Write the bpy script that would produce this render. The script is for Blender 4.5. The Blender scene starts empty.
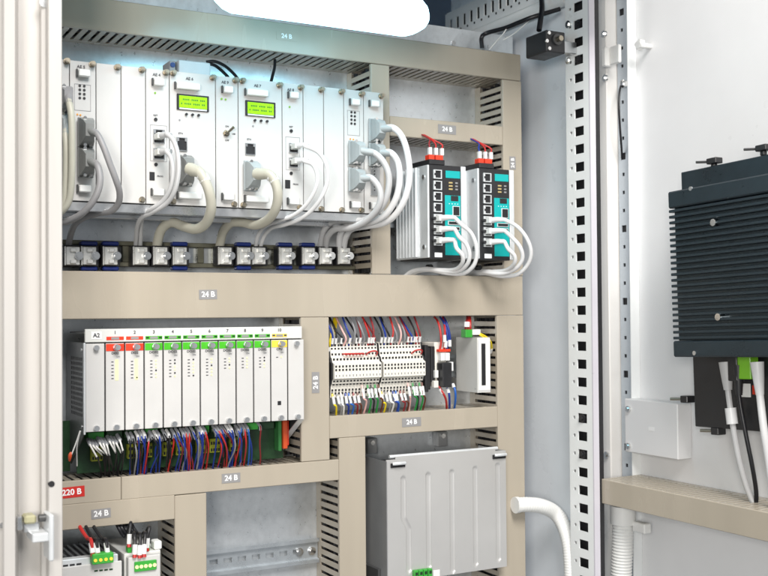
import bpy, bmesh, math, random
from mathutils import Vector, Matrix
random.seed(7)
S = bpy.context.scene
COL = S.collection

# ------------------------------------------------------------------ camera
YAW, PIT, ROL, FPX, SY = 0.500263, 0.0199575, -0.0072789, 1064.4, 291.56
C = Vector((0, -1.375, 1.40))
F = Vector((math.sin(YAW)*math.cos(PIT), math.cos(YAW)*math.cos(PIT), math.sin(PIT)))
R0 = Vector((math.cos(YAW), -math.sin(YAW), 0)); U0 = R0.cross(F)
R = R0*math.cos(ROL) + U0*math.sin(ROL); U = R.cross(F)
cd = bpy.data.cameras.new('camera'); cam = bpy.data.objects.new('camera', cd); COL.objects.link(cam)
cd.sensor_width = 36; cd.lens = FPX/768*36; cd.shift_y = (SY-288)/768
cd.clip_start = 0.02; cd.clip_end = 50
cam.matrix_world = Matrix(((R.x, U.x, -F.x, C.x), (R.y, U.y, -F.y, C.y), (R.z, U.z, -F.z, C.z), (0, 0, 0, 1)))
cd.dof.use_dof = True; cd.dof.focus_distance = 1.46; cd.dof.aperture_fstop = 7.5
S.camera = cam
S.view_settings.view_transform = 'Standard'; S.view_settings.look = 'None'
S.view_settings.gamma = 1; S.view_settings.exposure = 0.04
S.view_settings.use_curve_mapping = False

# ------------------------------------------------------------------ light of the workshop
w = bpy.data.worlds.new('World'); S.world = w; w.use_nodes = True
bg = w.node_tree.nodes['Background']; bg.inputs[0].default_value = (0.90, 0.95, 1.0, 1); bg.inputs[1].default_value = 0.31
def area(name, loc, target, size, power, color, sy=None):
    l = bpy.data.lights.new(name, 'AREA'); l.size = size; l.energy = power; l.color = color
    if sy: l.shape = 'RECTANGLE'; l.size_y = sy
    o = bpy.data.objects.new(name, l); COL.objects.link(o); o.location = loc
    d = Vector(target)-Vector(loc); o.rotation_euler = d.to_track_quat('-Z', 'Y').to_euler()
    return o
area('window_light', (-0.75, -2.1, 1.55), (0.6, 0, 1.35), 0.5, 31, (1.0, 0.965, 0.91))
area('hall_light', (0.3, -2.05, 3.25), (0.7, 0, 1.3), 1.1, 96, (1.0, 0.97, 0.94))

# ------------------------------------------------------------------ pixel -> place
def ray(u, v): return F + R*((u-384)/FPX) - U*((v-SY)/FPX)
def at(u, v, Y=0.0):
    d = ray(u, v); return C + d*((Y-C.y)/d.y)
def atX(u, v, X):
    d = ray(u, v); return C + d*((X-C.x)/d.x)
def pts(Ys, *uv):
    return [at(p[0], p[1], p[2]) for p in uv]

# ------------------------------------------------------------------ materials
def srgb(r, g, b):
    f = lambda c: ((c/255+0.055)/1.055)**2.4 if c/255 > 0.04045 else c/255/12.92
    return (f(r), f(g), f(b))
MATS = {}
def mat(name, rgb, rough=0.45, metal=0.0, var=0.06, vscale=25, stretch=(1, 1, 1), bump=0.0, bscale=300, rvar=0.08, emit=None, spec=0.5, coat=0, detail=5):
    m = bpy.data.materials.new(name); m.use_nodes = True; nt = m.node_tree; b = nt.nodes['Principled BSDF']
    L = nt.links.new
    b.inputs['Roughness'].default_value = rough; b.inputs['Metallic'].default_value = metal
    b.inputs['Specular IOR Level'].default_value = spec; b.inputs['Coat Weight'].default_value = coat
    b.inputs['Base Color'].default_value = (*rgb, 1)
    tc = nt.nodes.new('ShaderNodeTexCoord'); mp = nt.nodes.new('ShaderNodeMapping'); mp.inputs['Scale'].default_value = stretch
    L(tc.outputs['Object'], mp.inputs[0])
    if var or rvar:
        n = nt.nodes.new('ShaderNodeTexNoise'); n.inputs['Scale'].default_value = vscale; n.inputs['Detail'].default_value = detail; n.inputs['Roughness'].default_value = 0.6
        L(mp.outputs[0], n.inputs['Vector'])
        mr = nt.nodes.new('ShaderNodeMapRange'); mr.inputs[1].default_value = .3; mr.inputs[2].default_value = .7
        mr.inputs[3].default_value = 1-var; mr.inputs[4].default_value = 1+var; L(n.outputs[0], mr.inputs[0])
        mx = nt.nodes.new('ShaderNodeVectorMath'); mx.operation = 'SCALE'; mx.inputs[0].default_value = rgb; L(mr.outputs[0], mx.inputs['Scale'])
        L(mx.outputs[0], b.inputs['Base Color'])
        m2 = nt.nodes.new('ShaderNodeMapRange'); m2.inputs[1].default_value = .3; m2.inputs[2].default_value = .7
        m2.inputs[3].default_value = max(.02, rough-rvar); m2.inputs[4].default_value = min(1, rough+rvar); L(n.outputs[0], m2.inputs[0]); L(m2.outputs[0], b.inputs['Roughness'])
    if bump:
        n2 = nt.nodes.new('ShaderNodeTexNoise'); n2.inputs['Scale'].default_value = bscale; n2.inputs['Detail'].default_value = 3
        L(mp.outputs[0], n2.inputs['Vector'])
        bp = nt.nodes.new('ShaderNodeBump'); bp.inputs['Strength'].default_value = bump; bp.inputs['Distance'].default_value = .001
        L(n2.outputs[0], bp.inputs['Height']); L(bp.outputs[0], b.inputs['Normal'])
    if emit:
        b.inputs['Emission Color'].default_value = (*emit[0], 1); b.inputs['Emission Strength'].default_value = emit[1]
    MATS[name] = m; return m
duct_m = mat('duct_pvc', (0.41, 0.362, 0.29), 0.25, var=.055, vscale=2.5, stretch=(7, 7, 1), bump=.05, bscale=6, rvar=.06, detail=2)  # vertical tone streaks stand in for satin reflections, plus slight scuffing
zinc_m = mat('zinc_plate', (0.68, 0.71, 0.735), 0.30, metal=.62, var=.07, vscale=110, stretch=(1, 1, .8), bump=.0, rvar=.03, detail=3)
# spangled zinc: add a voronoi to the plate
steel_m = mat('steel', (0.62, 0.63, 0.64), 0.3, metal=.95, var=.05)
chrome_m = mat('bright_screw', (0.75, 0.75, 0.74), 0.18, metal=1, var=.03)
brass_m = mat('brass_screw', (0.38, 0.34, 0.27), 0.3, metal=1)
card_m = mat('card_white', (0.56, 0.55, 0.535), 0.40, var=.035, vscale=14, bump=.03, bscale=700)
white_m = mat('white_plastic', (0.80, 0.80, 0.78), 0.4, var=.03)
ivory_m = mat('terminal_ivory', (0.78, 0.75, 0.68), 0.45, var=.05, vscale=60)
cab_m = mat('cabinet_paint', (0.66, 0.67, 0.68), 0.36, var=.03, vscale=8, bump=.10, bscale=420)
jamb_m = mat('frame_cream_paint', (0.51, 0.49, 0.465), 0.33, var=.03, vscale=5, stretch=(6, 6, .6), bump=.06, bscale=300)
roof_m = mat('roof_unlit_tone', (0.13, 0.17, 0.24), 0.5, var=.08)  # dark blue holds the unlit look of roof and rear panel
sidepan_m = mat('side_panel_paint', (0.80, 0.845, 0.89), 0.33, metal=.0, var=.06, vscale=7, bump=.04)
door_m = mat('door_paint', (0.76, 0.76, 0.765), 0.34, var=.03, vscale=5, bump=.08, bscale=450, rvar=.12)
post_m = mat('post_paint', (0.82, 0.84, 0.84), 0.35, var=.03, vscale=10, bump=.06)
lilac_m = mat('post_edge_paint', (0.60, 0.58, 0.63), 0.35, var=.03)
rail_m = mat('door_rail_shaded', (0.50, 0.55, 0.60), 0.38, metal=.6, var=.07, vscale=30)  # darker blue-grey: weaker light on the rail face put into colour
black_m = mat('black_plastic', (0.018, 0.018, 0.02), 0.42, var=.15, vscale=40)
dark_m = mat('dark_opening', (0.010, 0.010, 0.012), 0.7, var=.1)
anod_m = mat('black_anodised', (0.030, 0.045, 0.056), 0.33, metal=.5, var=.12, vscale=30, bump=.05, bscale=900)
alu_m = mat('silver_aluminium', (0.74, 0.76, 0.77), 0.36, metal=.35, var=.04, vscale=30)
psu_m = mat('silver_sheet', (0.54, 0.535, 0.525), 0.36, metal=.35, var=.03, vscale=10, bump=.04, bscale=900)
teal_m = mat('teal_print', srgb(0, 166, 165), 0.4, var=.04)
lcd_m = mat('lcd_green', srgb(150, 210, 20), 0.25, var=.06, vscale=200, emit=(srgb(150, 215, 20), .10), coat=.5)
ink_m = mat('dark_ink', (0.06, 0.06, 0.07), 0.6, var=.1)
wink_m = mat('white_ink', (0.86, 0.86, 0.86), 0.5, var=.02)
plate_m = mat('grey_sticker', (0.27, 0.265, 0.265), 0.45, var=.04)
red_m = mat('red_sticker', srgb(196, 44, 38), 0.42, var=.04)
cred_m = mat('card_red', srgb(226, 60, 32), 0.42, var=.04)
cgreen_m = mat('card_green', srgb(70, 178, 32), 0.42, var=.04)
cyel_m = mat('card_yellow', srgb(248, 214, 74), 0.42, var=.04)
pcb_m = mat('pcb_green', srgb(26, 58, 30), 0.4, var=.2, vscale=120)
gterm_m = mat('green_connector', srgb(58, 158, 58), 0.4, var=.06)
yterm_m = mat('yellow_green_terminal', srgb(152, 158, 44), 0.45, var=.1, vscale=80)
mat('deep_green', srgb(44, 108, 52), .42, var=.08)
orange_m = mat('orange_connector', srgb(196, 76, 34), 0.42, var=.06)
gcable_m = mat('grey_cable', (0.25, 0.245, 0.25), 0.42, var=.05, vscale=40)
icable_m = mat('ivory_cable', (0.46, 0.445, 0.37), 0.42, var=.05, vscale=40)
lcable_m = mat('light_grey_cable', (0.50, 0.50, 0.50), 0.42, var=.04, vscale=40)
wcable_m = mat('white_cable', (0.70, 0.70, 0.70), 0.4, var=.03, vscale=40)
hood_m = mat('grey_plug_hood', (0.20, 0.205, 0.20), 0.4, var=.06, vscale=60)
phood_m = mat('pale_plug_hood', (0.33, 0.36, 0.365), 0.38, var=.05, vscale=60)
bluep_m = mat('blue_plastic', srgb(14, 38, 108), 0.4, var=.08)
olive_m = mat('clamp_bar_zinc', (0.17, 0.165, 0.12), 0.42, metal=.5, var=.15, vscale=50)
WC = {}
for n_, c_ in dict(red=(184, 40, 36), blue=(26, 54, 142), black=(24, 24, 28), yellow=(232, 206, 28), green=(32, 140, 62), brown=(98, 50, 32), pink=(226, 178, 172), white=(232, 230, 226), grey=(140, 140, 142), maroon=(138, 40, 44), lightblue=(34, 96, 180)).items():
    WC[n_] = mat('wire_'+n_, srgb(*c_), 0.4, var=.05, vscale=60)
sleeve_m = mat('white_sleeve', (0.80, 0.80, 0.79), 0.45, var=.03)
gsleeve_m = mat('grey_sleeve', (0.32, 0.33, 0.35), 0.4, var=.08)
mod_m = mat('module_grey', (0.64, 0.64, 0.61), 0.42, var=.03)
sidegrey_m = mat('dark_steel_shaded', (0.075, 0.075, 0.075), 0.42, metal=.3, var=.08)  # dark parts; on the numbered rack's sides the tone also includes shade
lamp_m = mat('lit_diffuser', (0.9, 0.95, 1.0), 0.4, var=0, rvar=0, emit=((0.36, 0.81, 1.0), 6.0))
ledy_m = mat('pale_yellow_window', srgb(244, 244, 176), 0.4, var=.04)

# ------------------------------------------------------------------ mesh helpers
class MB:
    def __init__(s): s.v = []; s.f = []; s.m = []
    def add(s, vs, fs, mi=0):
        o = len(s.v); s.v += [tuple(x) for x in vs]; s.f += [tuple(i+o for i in f) for f in fs]; s.m += [mi]*len(fs); return s
    def box(s, x0, x1, y0, y1, z0, z1, mi=0):
        if x0 > x1: x0, x1 = x1, x0
        if y0 > y1: y0, y1 = y1, y0
        if z0 > z1: z0, z1 = z1, z0
        return s.add([(x0,y0,z0),(x1,y0,z0),(x1,y1,z0),(x0,y1,z0),(x0,y0,z1),(x1,y0,z1),(x1,y1,z1),(x0,y1,z1)],
                     [(0,3,2,1),(4,5,6,7),(0,1,5,4),(1,2,6,5),(2,3,7,6),(3,0,4,7)], mi)
    def cbox(s, x0, x1, y0, y1, z0, z1, c=.001, mi=0):
        if x0 > x1: x0, x1 = x1, x0
        if y0 > y1: y0, y1 = y1, y0
        if z0 > z1: z0, z1 = z1, z0
        c = min(c, (x1-x0)*.45, (y1-y0)*.45, (z1-z0)*.45)
        V = []; idx = {}
        for sx in (0, 1):
            for sy in (0, 1):
                for sz in (0, 1):
                    X = (x0, x1)[sx]; Y = (y0, y1)[sy]; Z = (z0, z1)[sz]
                    dx = c if sx == 0 else -c; dy = c if sy == 0 else -c; dz = c if sz == 0 else -c
                    idx[sx,sy,sz] = len(V); V += [(X, Y+dy, Z+dz), (X+dx, Y, Z+dz), (X+dx, Y+dy, Z)]
        Fs = []
        I = lambda a, b, d, k: idx[a,b,d]+k
        for a in (0, 1):
            Fs.append((I(a,0,0,0), I(a,1,0,0), I(a,1,1,0), I(a,0,1,0)) if a else (I(a,0,0,0), I(a,0,1,0), I(a,1,1,0), I(a,1,0,0)))
            Fs.append((I(0,a,0,1), I(0,a,1,1), I(1,a,1,1), I(1,a,0,1)) if a else (I(0,a,0,1), I(1,a,0,1), I(1,a,1,1), I(0,a,1,1)))
            Fs.append((I(0,0,a,2), I(1,0,a,2), I(1,1,a,2), I(0,1,a,2)) if a else (I(0,0,a,2), I(0,1,a,2), I(1,1,a,2), I(1,0,a,2)))
        for a in (0, 1):
            for b in (0, 1):
                Fs.append((I(a,b,0,0), I(a,b,0,1), I(a,b,1,1), I(a,b,1,0)))
                Fs.append((I(a,0,b,0), I(a,0,b,2), I(a,1,b,2), I(a,1,b,0)))
                Fs.append((I(0,a,b,1), I(0,a,b,2), I(1,a,b,2), I(1,a,b,1)))
                for d in (0, 1): Fs.append((I(a,b,d,0), I(a,b,d,1), I(a,b,d,2)))
        return s.add(V, Fs, mi)
    def cyl(s, p, ax, r, L, n=14, mi=0, r2=None):
        ax = Vector(ax).normalized(); p = Vector(p); e = ax.orthogonal().normalized(); g = ax.cross(e)
        r2 = r if r2 is None else r2; V = []
        for k in range(n):
            a = 2*math.pi*k/n; d = e*math.cos(a)+g*math.sin(a); V.append(p+d*r)
        for k in range(n):
            a = 2*math.pi*k/n; d = e*math.cos(a)+g*math.sin(a); V.append(p+ax*L+d*r2)
        Fs = [(k, (k+1) % n, n+(k+1) % n, n+k) for k in range(n)] + [tuple(range(n-1, -1, -1)), tuple(range(n, 2*n))]
        return s.add(V, Fs, mi)
    def tube(s, P, r, n=9, sub=6, mi=0, rfun=None, spline=True):
        P = [Vector(p) for p in P]
        if spline and len(P) > 2:
            Q = [P[0]*2-P[1]] + P + [P[-1]*2-P[-2]]; out = []
            for i in range(1, len(Q)-2):
                a, b, c, d = Q[i-1], Q[i], Q[i+1], Q[i+2]
                for k in range(sub):
                    t = k/sub; out.append(.5*((2*b)+(-a+c)*t+(2*a-5*b+4*c-d)*t*t+(-a+3*b-3*c+d)*t**3))
            out.append(P[-1]); P = out
        V = []; e = None; N = len(P)
        for i, p in enumerate(P):
            t = (P[min(i+1, N-1)]-P[max(i-1, 0)]); t = t.normalized() if t.length > 1e-9 else Vector((0, 0, 1))
            e = t.orthogonal().normalized() if e is None else (e-t*e.dot(t)).normalized()
            g = t.cross(e); rr = r if rfun is None else rfun(i/(N-1))*r
            for k in range(n):
                a = 2*math.pi*k/n; V.append(p+e*math.cos(a)*rr+g*math.sin(a)*rr)
        Fs = []
        for i in range(N-1):
            for k in range(n): Fs.append((i*n+k, i*n+(k+1) % n, (i+1)*n+(k+1) % n, (i+1)*n+k))
        Fs += [tuple(range(n-1, -1, -1)), tuple(range((N-1)*n, N*n))]
        return s.add(V, Fs, mi)
    def prism(s, poly, fn, a0, a1, mi=0):          # poly of (p,q), extruded from a0 to a1 through fn(a,p,q)
        n = len(poly); V = [fn(a0, p, q) for p, q in poly] + [fn(a1, p, q) for p, q in poly]
        return s.add(V, [(k, (k+1) % n, n+(k+1) % n, n+k) for k in range(n)] + [tuple(range(n-1, -1, -1)), tuple(range(n, 2*n))], mi)
    def mesh(s, name, m, smooth=False):
        me = bpy.data.meshes.new(name); me.from_pydata(s.v, [], s.f)
        for mm in (m if isinstance(m, (list, tuple)) else [m]): me.materials.append(mm)
        me.polygons.foreach_set('material_index', s.m)
        bm = bmesh.new(); bm.from_mesh(me); bmesh.ops.recalc_face_normals(bm, faces=bm.faces); bm.to_mesh(me); bm.free()
        if smooth:
            me.polygons.foreach_set('use_smooth', [True]*len(me.polygons))
            try: me.set_sharp_from_angle(angle=math.radians(40))
            except Exception: pass
        return me
    def build(s, name, m, parent=None, smooth=False):
        return link(name, s.mesh(name, m, smooth), parent)
def link(name, me, parent=None, loc=None):
    o = bpy.data.objects.new(name, me); COL.objects.link(o)
    if loc is not None: o.location = loc
    if parent is not None:
        o.parent = parent; o.matrix_parent_inverse = Matrix.Translation(-Vector(parent['_o'])) if '_o' in parent else Matrix.Identity(4)
    return o
def tag(o, label, cat, group=None):
    o['label'] = label; o['category'] = cat
    if group: o['group'] = group
    return o
def thing(name, label, cat, loc, group=None):
    o = bpy.data.objects.new(name, None); COL.objects.link(o); o.location = loc; o['_o'] = list(loc); o.empty_display_size = .02
    return tag(o, label, cat, group)
B = lambda *a, **k: MB().box(*a, **k)
CB = lambda *a, **k: MB().cbox(*a, **k)
ORD = ['first','second','third','fourth','fifth','sixth','seventh','eighth','ninth','tenth','eleventh','twelfth','thirteenth','fourteenth','fifteenth','sixteenth','seventeenth','eighteenth','nineteenth','twentieth','twenty-first','twenty-second','twenty-third','twenty-fourth','twenty-fifth','twenty-sixth','twenty-seventh','twenty-eighth','twenty-ninth','thirtieth','thirty-first','thirty-second','thirty-third','thirty-fourth']

# lettering, converted to flat mesh once per string
GLY = {}
def glyph(t):
    if t not in GLY:
        cu = bpy.data.curves.new('lettering', 'FONT'); cu.body = t; cu.size = 1; cu.align_x = 'CENTER'; cu.align_y = 'CENTER'; cu.extrude = .01; cu.resolution_u = 3; cu.offset = .028
        o = bpy.data.objects.new('lettering', cu); COL.objects.link(o); dg = bpy.context.evaluated_depsgraph_get(); dg.update()
        me = bpy.data.meshes.new_from_object(o.evaluated_get(dg)); bpy.data.objects.remove(o); GLY[t] = me
    return GLY[t]
for t_ in ['24 B', '220 B', 'A2', 'AE 4', 'AE 5', 'AE 6', 'AE 7', 'AE 8', 'AE 9', 'RST', 'ETH', 'PROG', 'USB', 'DI32', 'DO32', 'AI16', 'CPU', 'ON', 'OFF'] + [str(i) for i in range(1, 11)]: glyph(t_)
def text(t, pos, size, m, parent, right=(1, 0, 0), up=(0, 0, 1), name='lettering', sx=1):
    me = glyph(t).copy(); r_ = Vector(right); u_ = Vector(up); n_ = r_.cross(u_); p = Vector(pos)
    M = Matrix(((r_.x*size*sx, u_.x*size, n_.x*size, p.x), (r_.y*size*sx, u_.y*size, n_.y*size, p.y), (r_.z*size*sx, u_.z*size, n_.z*size, p.z), (0, 0, 0, 1)))
    me.transform(M); me.materials.clear(); me.materials.append(m)
    return link(name, me, parent)

# ================================================================== CABINET
cab = thing('electrical_cabinet', 'open grey switch cabinet with zinc mounting plate and perforated steel frame', 'cabinet', (0.66, 0, 0.9))
MB().box(0.20, 1.045, .080, .083, .90, 1.862).build('mounting_plate', zinc_m, cab)
# wall, roof and back
B(1.076, 1.079, -.085, .32, .90, 2.05).build('side_panel', sidepan_m, cab)
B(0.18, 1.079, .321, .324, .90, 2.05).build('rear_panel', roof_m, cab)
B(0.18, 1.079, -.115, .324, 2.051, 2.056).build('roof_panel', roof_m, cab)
B(0.18, .183, .086, .32, .90, 2.05).build('left_panel', sidepan_m, cab)
# perforated post on the right
def perf_plate(fn, ys, zs, hole, t0, t1, m, name, parent):
    b = MB()
    for i in range(len(ys)-1):
        for k in range(len(zs)-1):
            if hole(i, k): continue
            b.add([fn(t0, ys[i], zs[k]), fn(t0, ys[i+1], zs[k]), fn(t0, ys[i+1], zs[k+1]), fn(t0, ys[i], zs[k+1]),
                   fn(t1, ys[i], zs[k]), fn(t1, ys[i+1], zs[k]), fn(t1, ys[i+1], zs[k+1]), fn(t1, ys[i], zs[k+1])],
                  [(0,1,2,3), (7,6,5,4)] + ([(0,4,5,1)] if k == 0 or hole(i, k-1) else []) + ([(2,6,7,3)] if k == len(zs)-2 or hole(i, k+1) else [])
                  + ([(1,5,6,2)] if i == len(ys)-2 or hole(i+1, k) else []) + ([(3,7,4,0)] if i == 0 or hole(i-1, k) else []))
    return b.build(name, m, parent)
XP = 1.050
pz = .0276
zc0 = atX(579, 6, XP).z
yh0, yh1 = atX(574.3, 100, XP).y, atX(583.4, 100, XP).y      # square holes (far -> near)
ys0, ys1 = atX(571.2, 250, XP).y, atX(573.6, 250, XP).y
yA, yB = -.0555, -.1085
ysl = [yA, ys0, ys1, yh0, yh1, yB]
zl = []; kinds = []
z = zc0+3*pz
zs = [2.05]; rows = []
while z > .93:
    zs += [z+.0072, z+.0022, z-.0022, z-.0072]; z -= pz
zs.append(.90)
def post_hole(i, k):
    if i < 0 or k < 0: return False
    q = (k-1) % 4
    return (i == 3 and q in (0, 1, 2) and 1 <= k < len(zs)-2) or (i == 1 and q == 1 and 1 <= k < len(zs)-2)
perf_plate(lambda t, y, z_: (t, y, z_), ysl, zs, post_hole, XP, XP+.002, post_m, 'perforated_post', cab)
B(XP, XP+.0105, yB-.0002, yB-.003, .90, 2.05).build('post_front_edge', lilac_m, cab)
B(XP+.0107, XP+.0125, yA, yB+.0045, .90, 2.05).build('post_hole_shade', dark_m, cab)  # dark sheet painting the shade seen through the post holes
B(XP+.0001, XP+.0105, yA+.0002, yA+.002, .90, 2.05).build('post_rear_edge', post_m, cab)
B(XP+.0108, XP+.0190, yB+.004, yB-.0028, .90, 2.05).build('door_gap_shade', black_m, cab)  # black strip in place of the shade in the gap beside the door
# hexagon bolts seen in some of the square holes
for k in (1, 3, 23, 25):
    zz = zc0-k*pz
    MB().cyl((XP-.0015, (yh0+yh1)/2, zz), (1, 0, 0), .0072, .006, 6).cyl((XP-.004, (yh0+yh1)/2, zz), (1, 0, 0), .0035, .006, 10).build('bolt', black_m, cab, True)
for v_ in (24.5, 60.5):
    p = atX(569, v_, XP); MB().cyl((XP-.003, p.y, p.z), (1, 0, 0), .0058, .003, 14).cyl((XP-.0045, p.y, p.z), (1, 0, 0), .0035, .003, 6).build('screw', chrome_m, cab, True)
# perforated roof beam running back from the post
zb0 = atX(500, 25.3, XP).z; zb1 = zb0+.062
ysb = [.30]; yy = .285
while yy > -.03: ysb += [yy, yy-.0085]; yy -= .0225
ysb.append(-.05)
zsb = [zb0+.012, zb0+.0175, zb0+.0205, zb0+.028, zb0+.049, zb1]
perf_plate(lambda t, y, z_: (t, y, z_), ysb, zsb, lambda i, k: 0 < i < len(ysb)-2 and i % 2 == 1 and k == 3, XP, XP+.002, post_m, 'perforated_beam', cab)
MB().tube([(XP+.012, .30, zb0+.006), (XP+.012, -.045, zb0+.006)], .0125, 12, spline=False).build('beam_lower_flange', post_m, cab, True)
for y_ in [(.285-.0225*k)-.0155 for k in range(13)]:
    MB().cyl((XP-.0006, y_, zb0+.0235), (1, 0, 0), .0022, .0016, 8).build('hole_rim', dark_m, cab)
B(XP+.003, XP+.0255, -.04, .30, zb1+.001, zb1+.003).build('beam_top_flange', post_m, cab)
B(XP+.0185, XP+.0195, -.04, .30, zb0+.02, zb1).build('beam_hole_shade', dark_m, cab)  # dark sheet painting the shade behind the beam holes
B(.20, 1.079, -.235, -.190, 1.880, 2.05).build('unseen_header_shade', jamb_m, cab)  # out of view, added to keep hall light off the top duct
# dark hole in the mounting plate above the duct
p = at(453.5, 43, .079); MB().cyl((p.x, .0785, p.z), (0, 1, 0), .004, .002, 12).build('plate_bolt', steel_m, cab, True)
# left upright: folded sheet profile, near the lens
YJ = -.20
xj = lambda u, y: at(u, 288, y).x
jp = [(xj(62.2, YJ), YJ), (xj(62.2, YJ)+.001, YJ+.03), (xj(62.2, YJ)-.01, YJ+.03), (xj(48, YJ)+.002, YJ+.012), (xj(44, YJ+.012), YJ+.012), (xj(40, YJ+.020), YJ+.020),
      (xj(17, YJ+.020), YJ+.020), (xj(16, YJ), YJ), (xj(15, YJ-.002), YJ-.002), (xj(3.5, YJ-.004), YJ-.004), (xj(3.0, YJ-.004), YJ+.01), (xj(2.5, YJ+.006), YJ+.012), (xj(-30, YJ+.006), YJ+.012),
      (xj(-30, YJ+.02), YJ+.05), (xj(30, YJ+.03), YJ+.05), (xj(30, YJ+.05), YJ+.034)]
# front skin as separate strips so that the folds read
up = MB()
prof = [(62.2, .030), (62.2, .0), (61.6, -.001), (49, -.001), (48, .003), (46.2, .014), (42, .016), (40, .030), (18.5, .030), (16.5, .004), (15, -.002), (4.2, -.004), (3.4, -.002), (3.2, .012), (-40, .012)]
V = []; 
for z_ in (.9, 2.05):
    for u_, dy in prof: V.append((xj(u_, YJ+dy), YJ+dy, z_))
    for u_, dy in reversed(prof): V.append((xj(u_, YJ+dy)-.0004, YJ+dy+.0015+(0.03 if u_ < 0 else 0), z_))
n = len(prof)*2
up.add(V, [(i, (i+1) % n, n+(i+1) % n, n+i) for i in range(n)])
up.build('left_upright', jamb_m, cab)
B(xj(62.2, YJ+.03)-.02, xj(62.2, YJ+.03)-.0005, YJ+.0305, -.02, .90, 2.05).build('left_side_flange', jamb_m, cab)
p = at(51.5, 484, YJ-.001); MB().cyl((p.x, p.y-.0006, p.z), (0, 1, 0), .0033, .004, 16).build('plug_hole', dark_m, cab)
p = at(44, 3, YJ+.016); MB().cyl((p.x, p.y-.003, p.z), (0, 1, 0), .0055, .004, 16).build('upper_screw', steel_m, cab, True)
p = at(2, 525, YJ+.012); MB().cyl((p.x, p.y-.003, p.z), (0, 1, 0), .003, .003, 12).build('side_screw', steel_m, cab, True)

# door catch on the upright
cl = thing('door_catch', 'small white latch bracket with a yellow roller on the left upright', 'latch', at(32, 560, YJ))
a0 = at(45, 512, YJ); a1 = at(50, 557, YJ)
CB(a0.x, a1.x, YJ-.022, YJ+.01, a1.z, a0.z, .0012).build('strike_plate', MATS['silver_aluminium'], cl)
a0 = at(29, 531, YJ); a1 = at(45, 538, YJ)
CB(a0.x, a1.x, YJ-.02, YJ+.016, a1.z, a0.z, .001).build('bar', MATS['silver_aluminium'], cl)
a0 = at(24, 515.5, YJ); a1 = at(36, 523, YJ)
CB(a0.x, a1.x, YJ-.004, YJ+.016, a1.z, a0.z, .002).build('roller', mat('roller_yellow', srgb(168, 164, 132), .45), cl)
a0 = at(17, 517, YJ); a1 = at(22.5, 530, YJ)
CB(a0.x, a1.x, YJ-.002, YJ+.016, a1.z, a0.z, .001).build('roller_bracket', steel_m, cl)
a0 = at(38, 515, YJ); MB().cyl((a0.x, YJ-.003, a0.z-.003), (1, 0, 0), .004, .007, 10).build('pivot', sidegrey_m, cl, True)
a0 = at(24, 524, YJ); a1 = at(41, 532, YJ)
CB(a0.x, a1.x-.001, YJ+.002, YJ+.016, a1.z, a0.z, .001).build('roller_fork', steel_m, cl)

# ================================================================== CABLE DUCTS
FING = {}
PITCH = .0118
def duct(label, O, A, Bv, D, L, H, depth=.08, vis=(0,), tags=(), t=.0018, seams=()):
    O = Vector(O); A = Vector(A); Bv = Vector(Bv); D = Vector(D)
    P = lambda a, b, d: O+A*a+Bv*b+D*d
    root = thing('cable_duct', label, 'cable duct', O, 'slotted beige cable ducts')
    def bx(mb, a0, a1, b0, b1, d0, d1, c=0):
        p, q = P(a0, b0, d0), P(a1, b1, d1)
        return mb.cbox(p.x, q.x, p.y, q.y, p.z, q.z, c) if c else mb.box(p.x, q.x, p.y, q.y, p.z, q.z)
    cuts = [0]+list(seams)+[L]
    for c0, c1 in zip(cuts, cuts[1:]):
        m = MB(); bx(m, c0+.0003, c1-.0003, -.0006, H+.0006, 0, .0062, .0009); m.build('cover', duct_m, root)
    ch = MB(); bx(ch, .0005, L-.0005, t+.0002, H-t-.0002, depth-.003, depth-.0004)
    for b0 in (0, H-t): bx(ch, .0005, L-.0005, b0, b0+t, depth-.0145, depth-.0004)
    ch.build('base_channel', duct_m, root)
    bun = MB(); nb = max(2, int((H-.004)/.0075))
    for k in range(nb):
        for dd in (.022, .040, .058):
            bb = .0042+(H-.0084)*(k+.5*(dd == .040))/max(1, nb-1+.5)
            p, q = P(.004, bb, dd*depth/.08), P(L-.004, bb, dd*depth/.08); bun.tube([p, q], .0036, 6, spline=False, mi=0)
    bun.build('dark_cable_filler', WC['black'], root)['kind'] = 'stuff'  # straight black runs added inside so the slots read as dark
    n = int((L-.004)/PITCH); off = (L-n*PITCH)/2
    key = (tuple(A), tuple(Bv), tuple(D), depth)
    if key not in FING:
        m = MB(); p = A*(-PITCH*.32)+D*.0064; q = A*(PITCH*.32)+Bv*t+D*(depth-.0146)
        m.cbox(p.x, q.x, p.y, q.y, p.z, q.z, .0003); FING[key] = m.mesh('finger', duct_m)
    hid = MB()
    for side in (0, 1):
        b0 = 0 if side == 0 else H-t
        for k in range(n):
            a = off+(k+.5)*PITCH
            if side in vis: link('finger', FING[key], root, P(a, b0, 0))
            else: bx(hid, a-PITCH*.32, a+PITCH*.32, b0, b0+t, .0064, depth-.0146)
    if hid.v: hid.build('hidden_fingers', duct_m, root)
    for (a, b, wd, hg, txt, sz, vert, pm) in tags:
        m = MB(); bx(m, a-wd/2, a+wd/2, b-hg/2, b+hg/2, -.0005, -.0001); pl_ = m.build('label_plate', pm, root)
        p = P(a, b, -.0008); tw = math.radians(random.uniform(-1.6, 1.6))
        RM = Matrix.Translation(p) @ Matrix.Rotation(tw, 4, D) @ Matrix.Translation(-p); pl_.data.transform(RM)
        tx = text(txt, p, sz, wink_m, root, right=A, up=-Bv if vert else Bv); tx.data.transform(RM)
    return root
X_, Z_, Y_ = (1, 0, 0), (0, 0, 1), (0, 1, 0)
XL = .215
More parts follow.
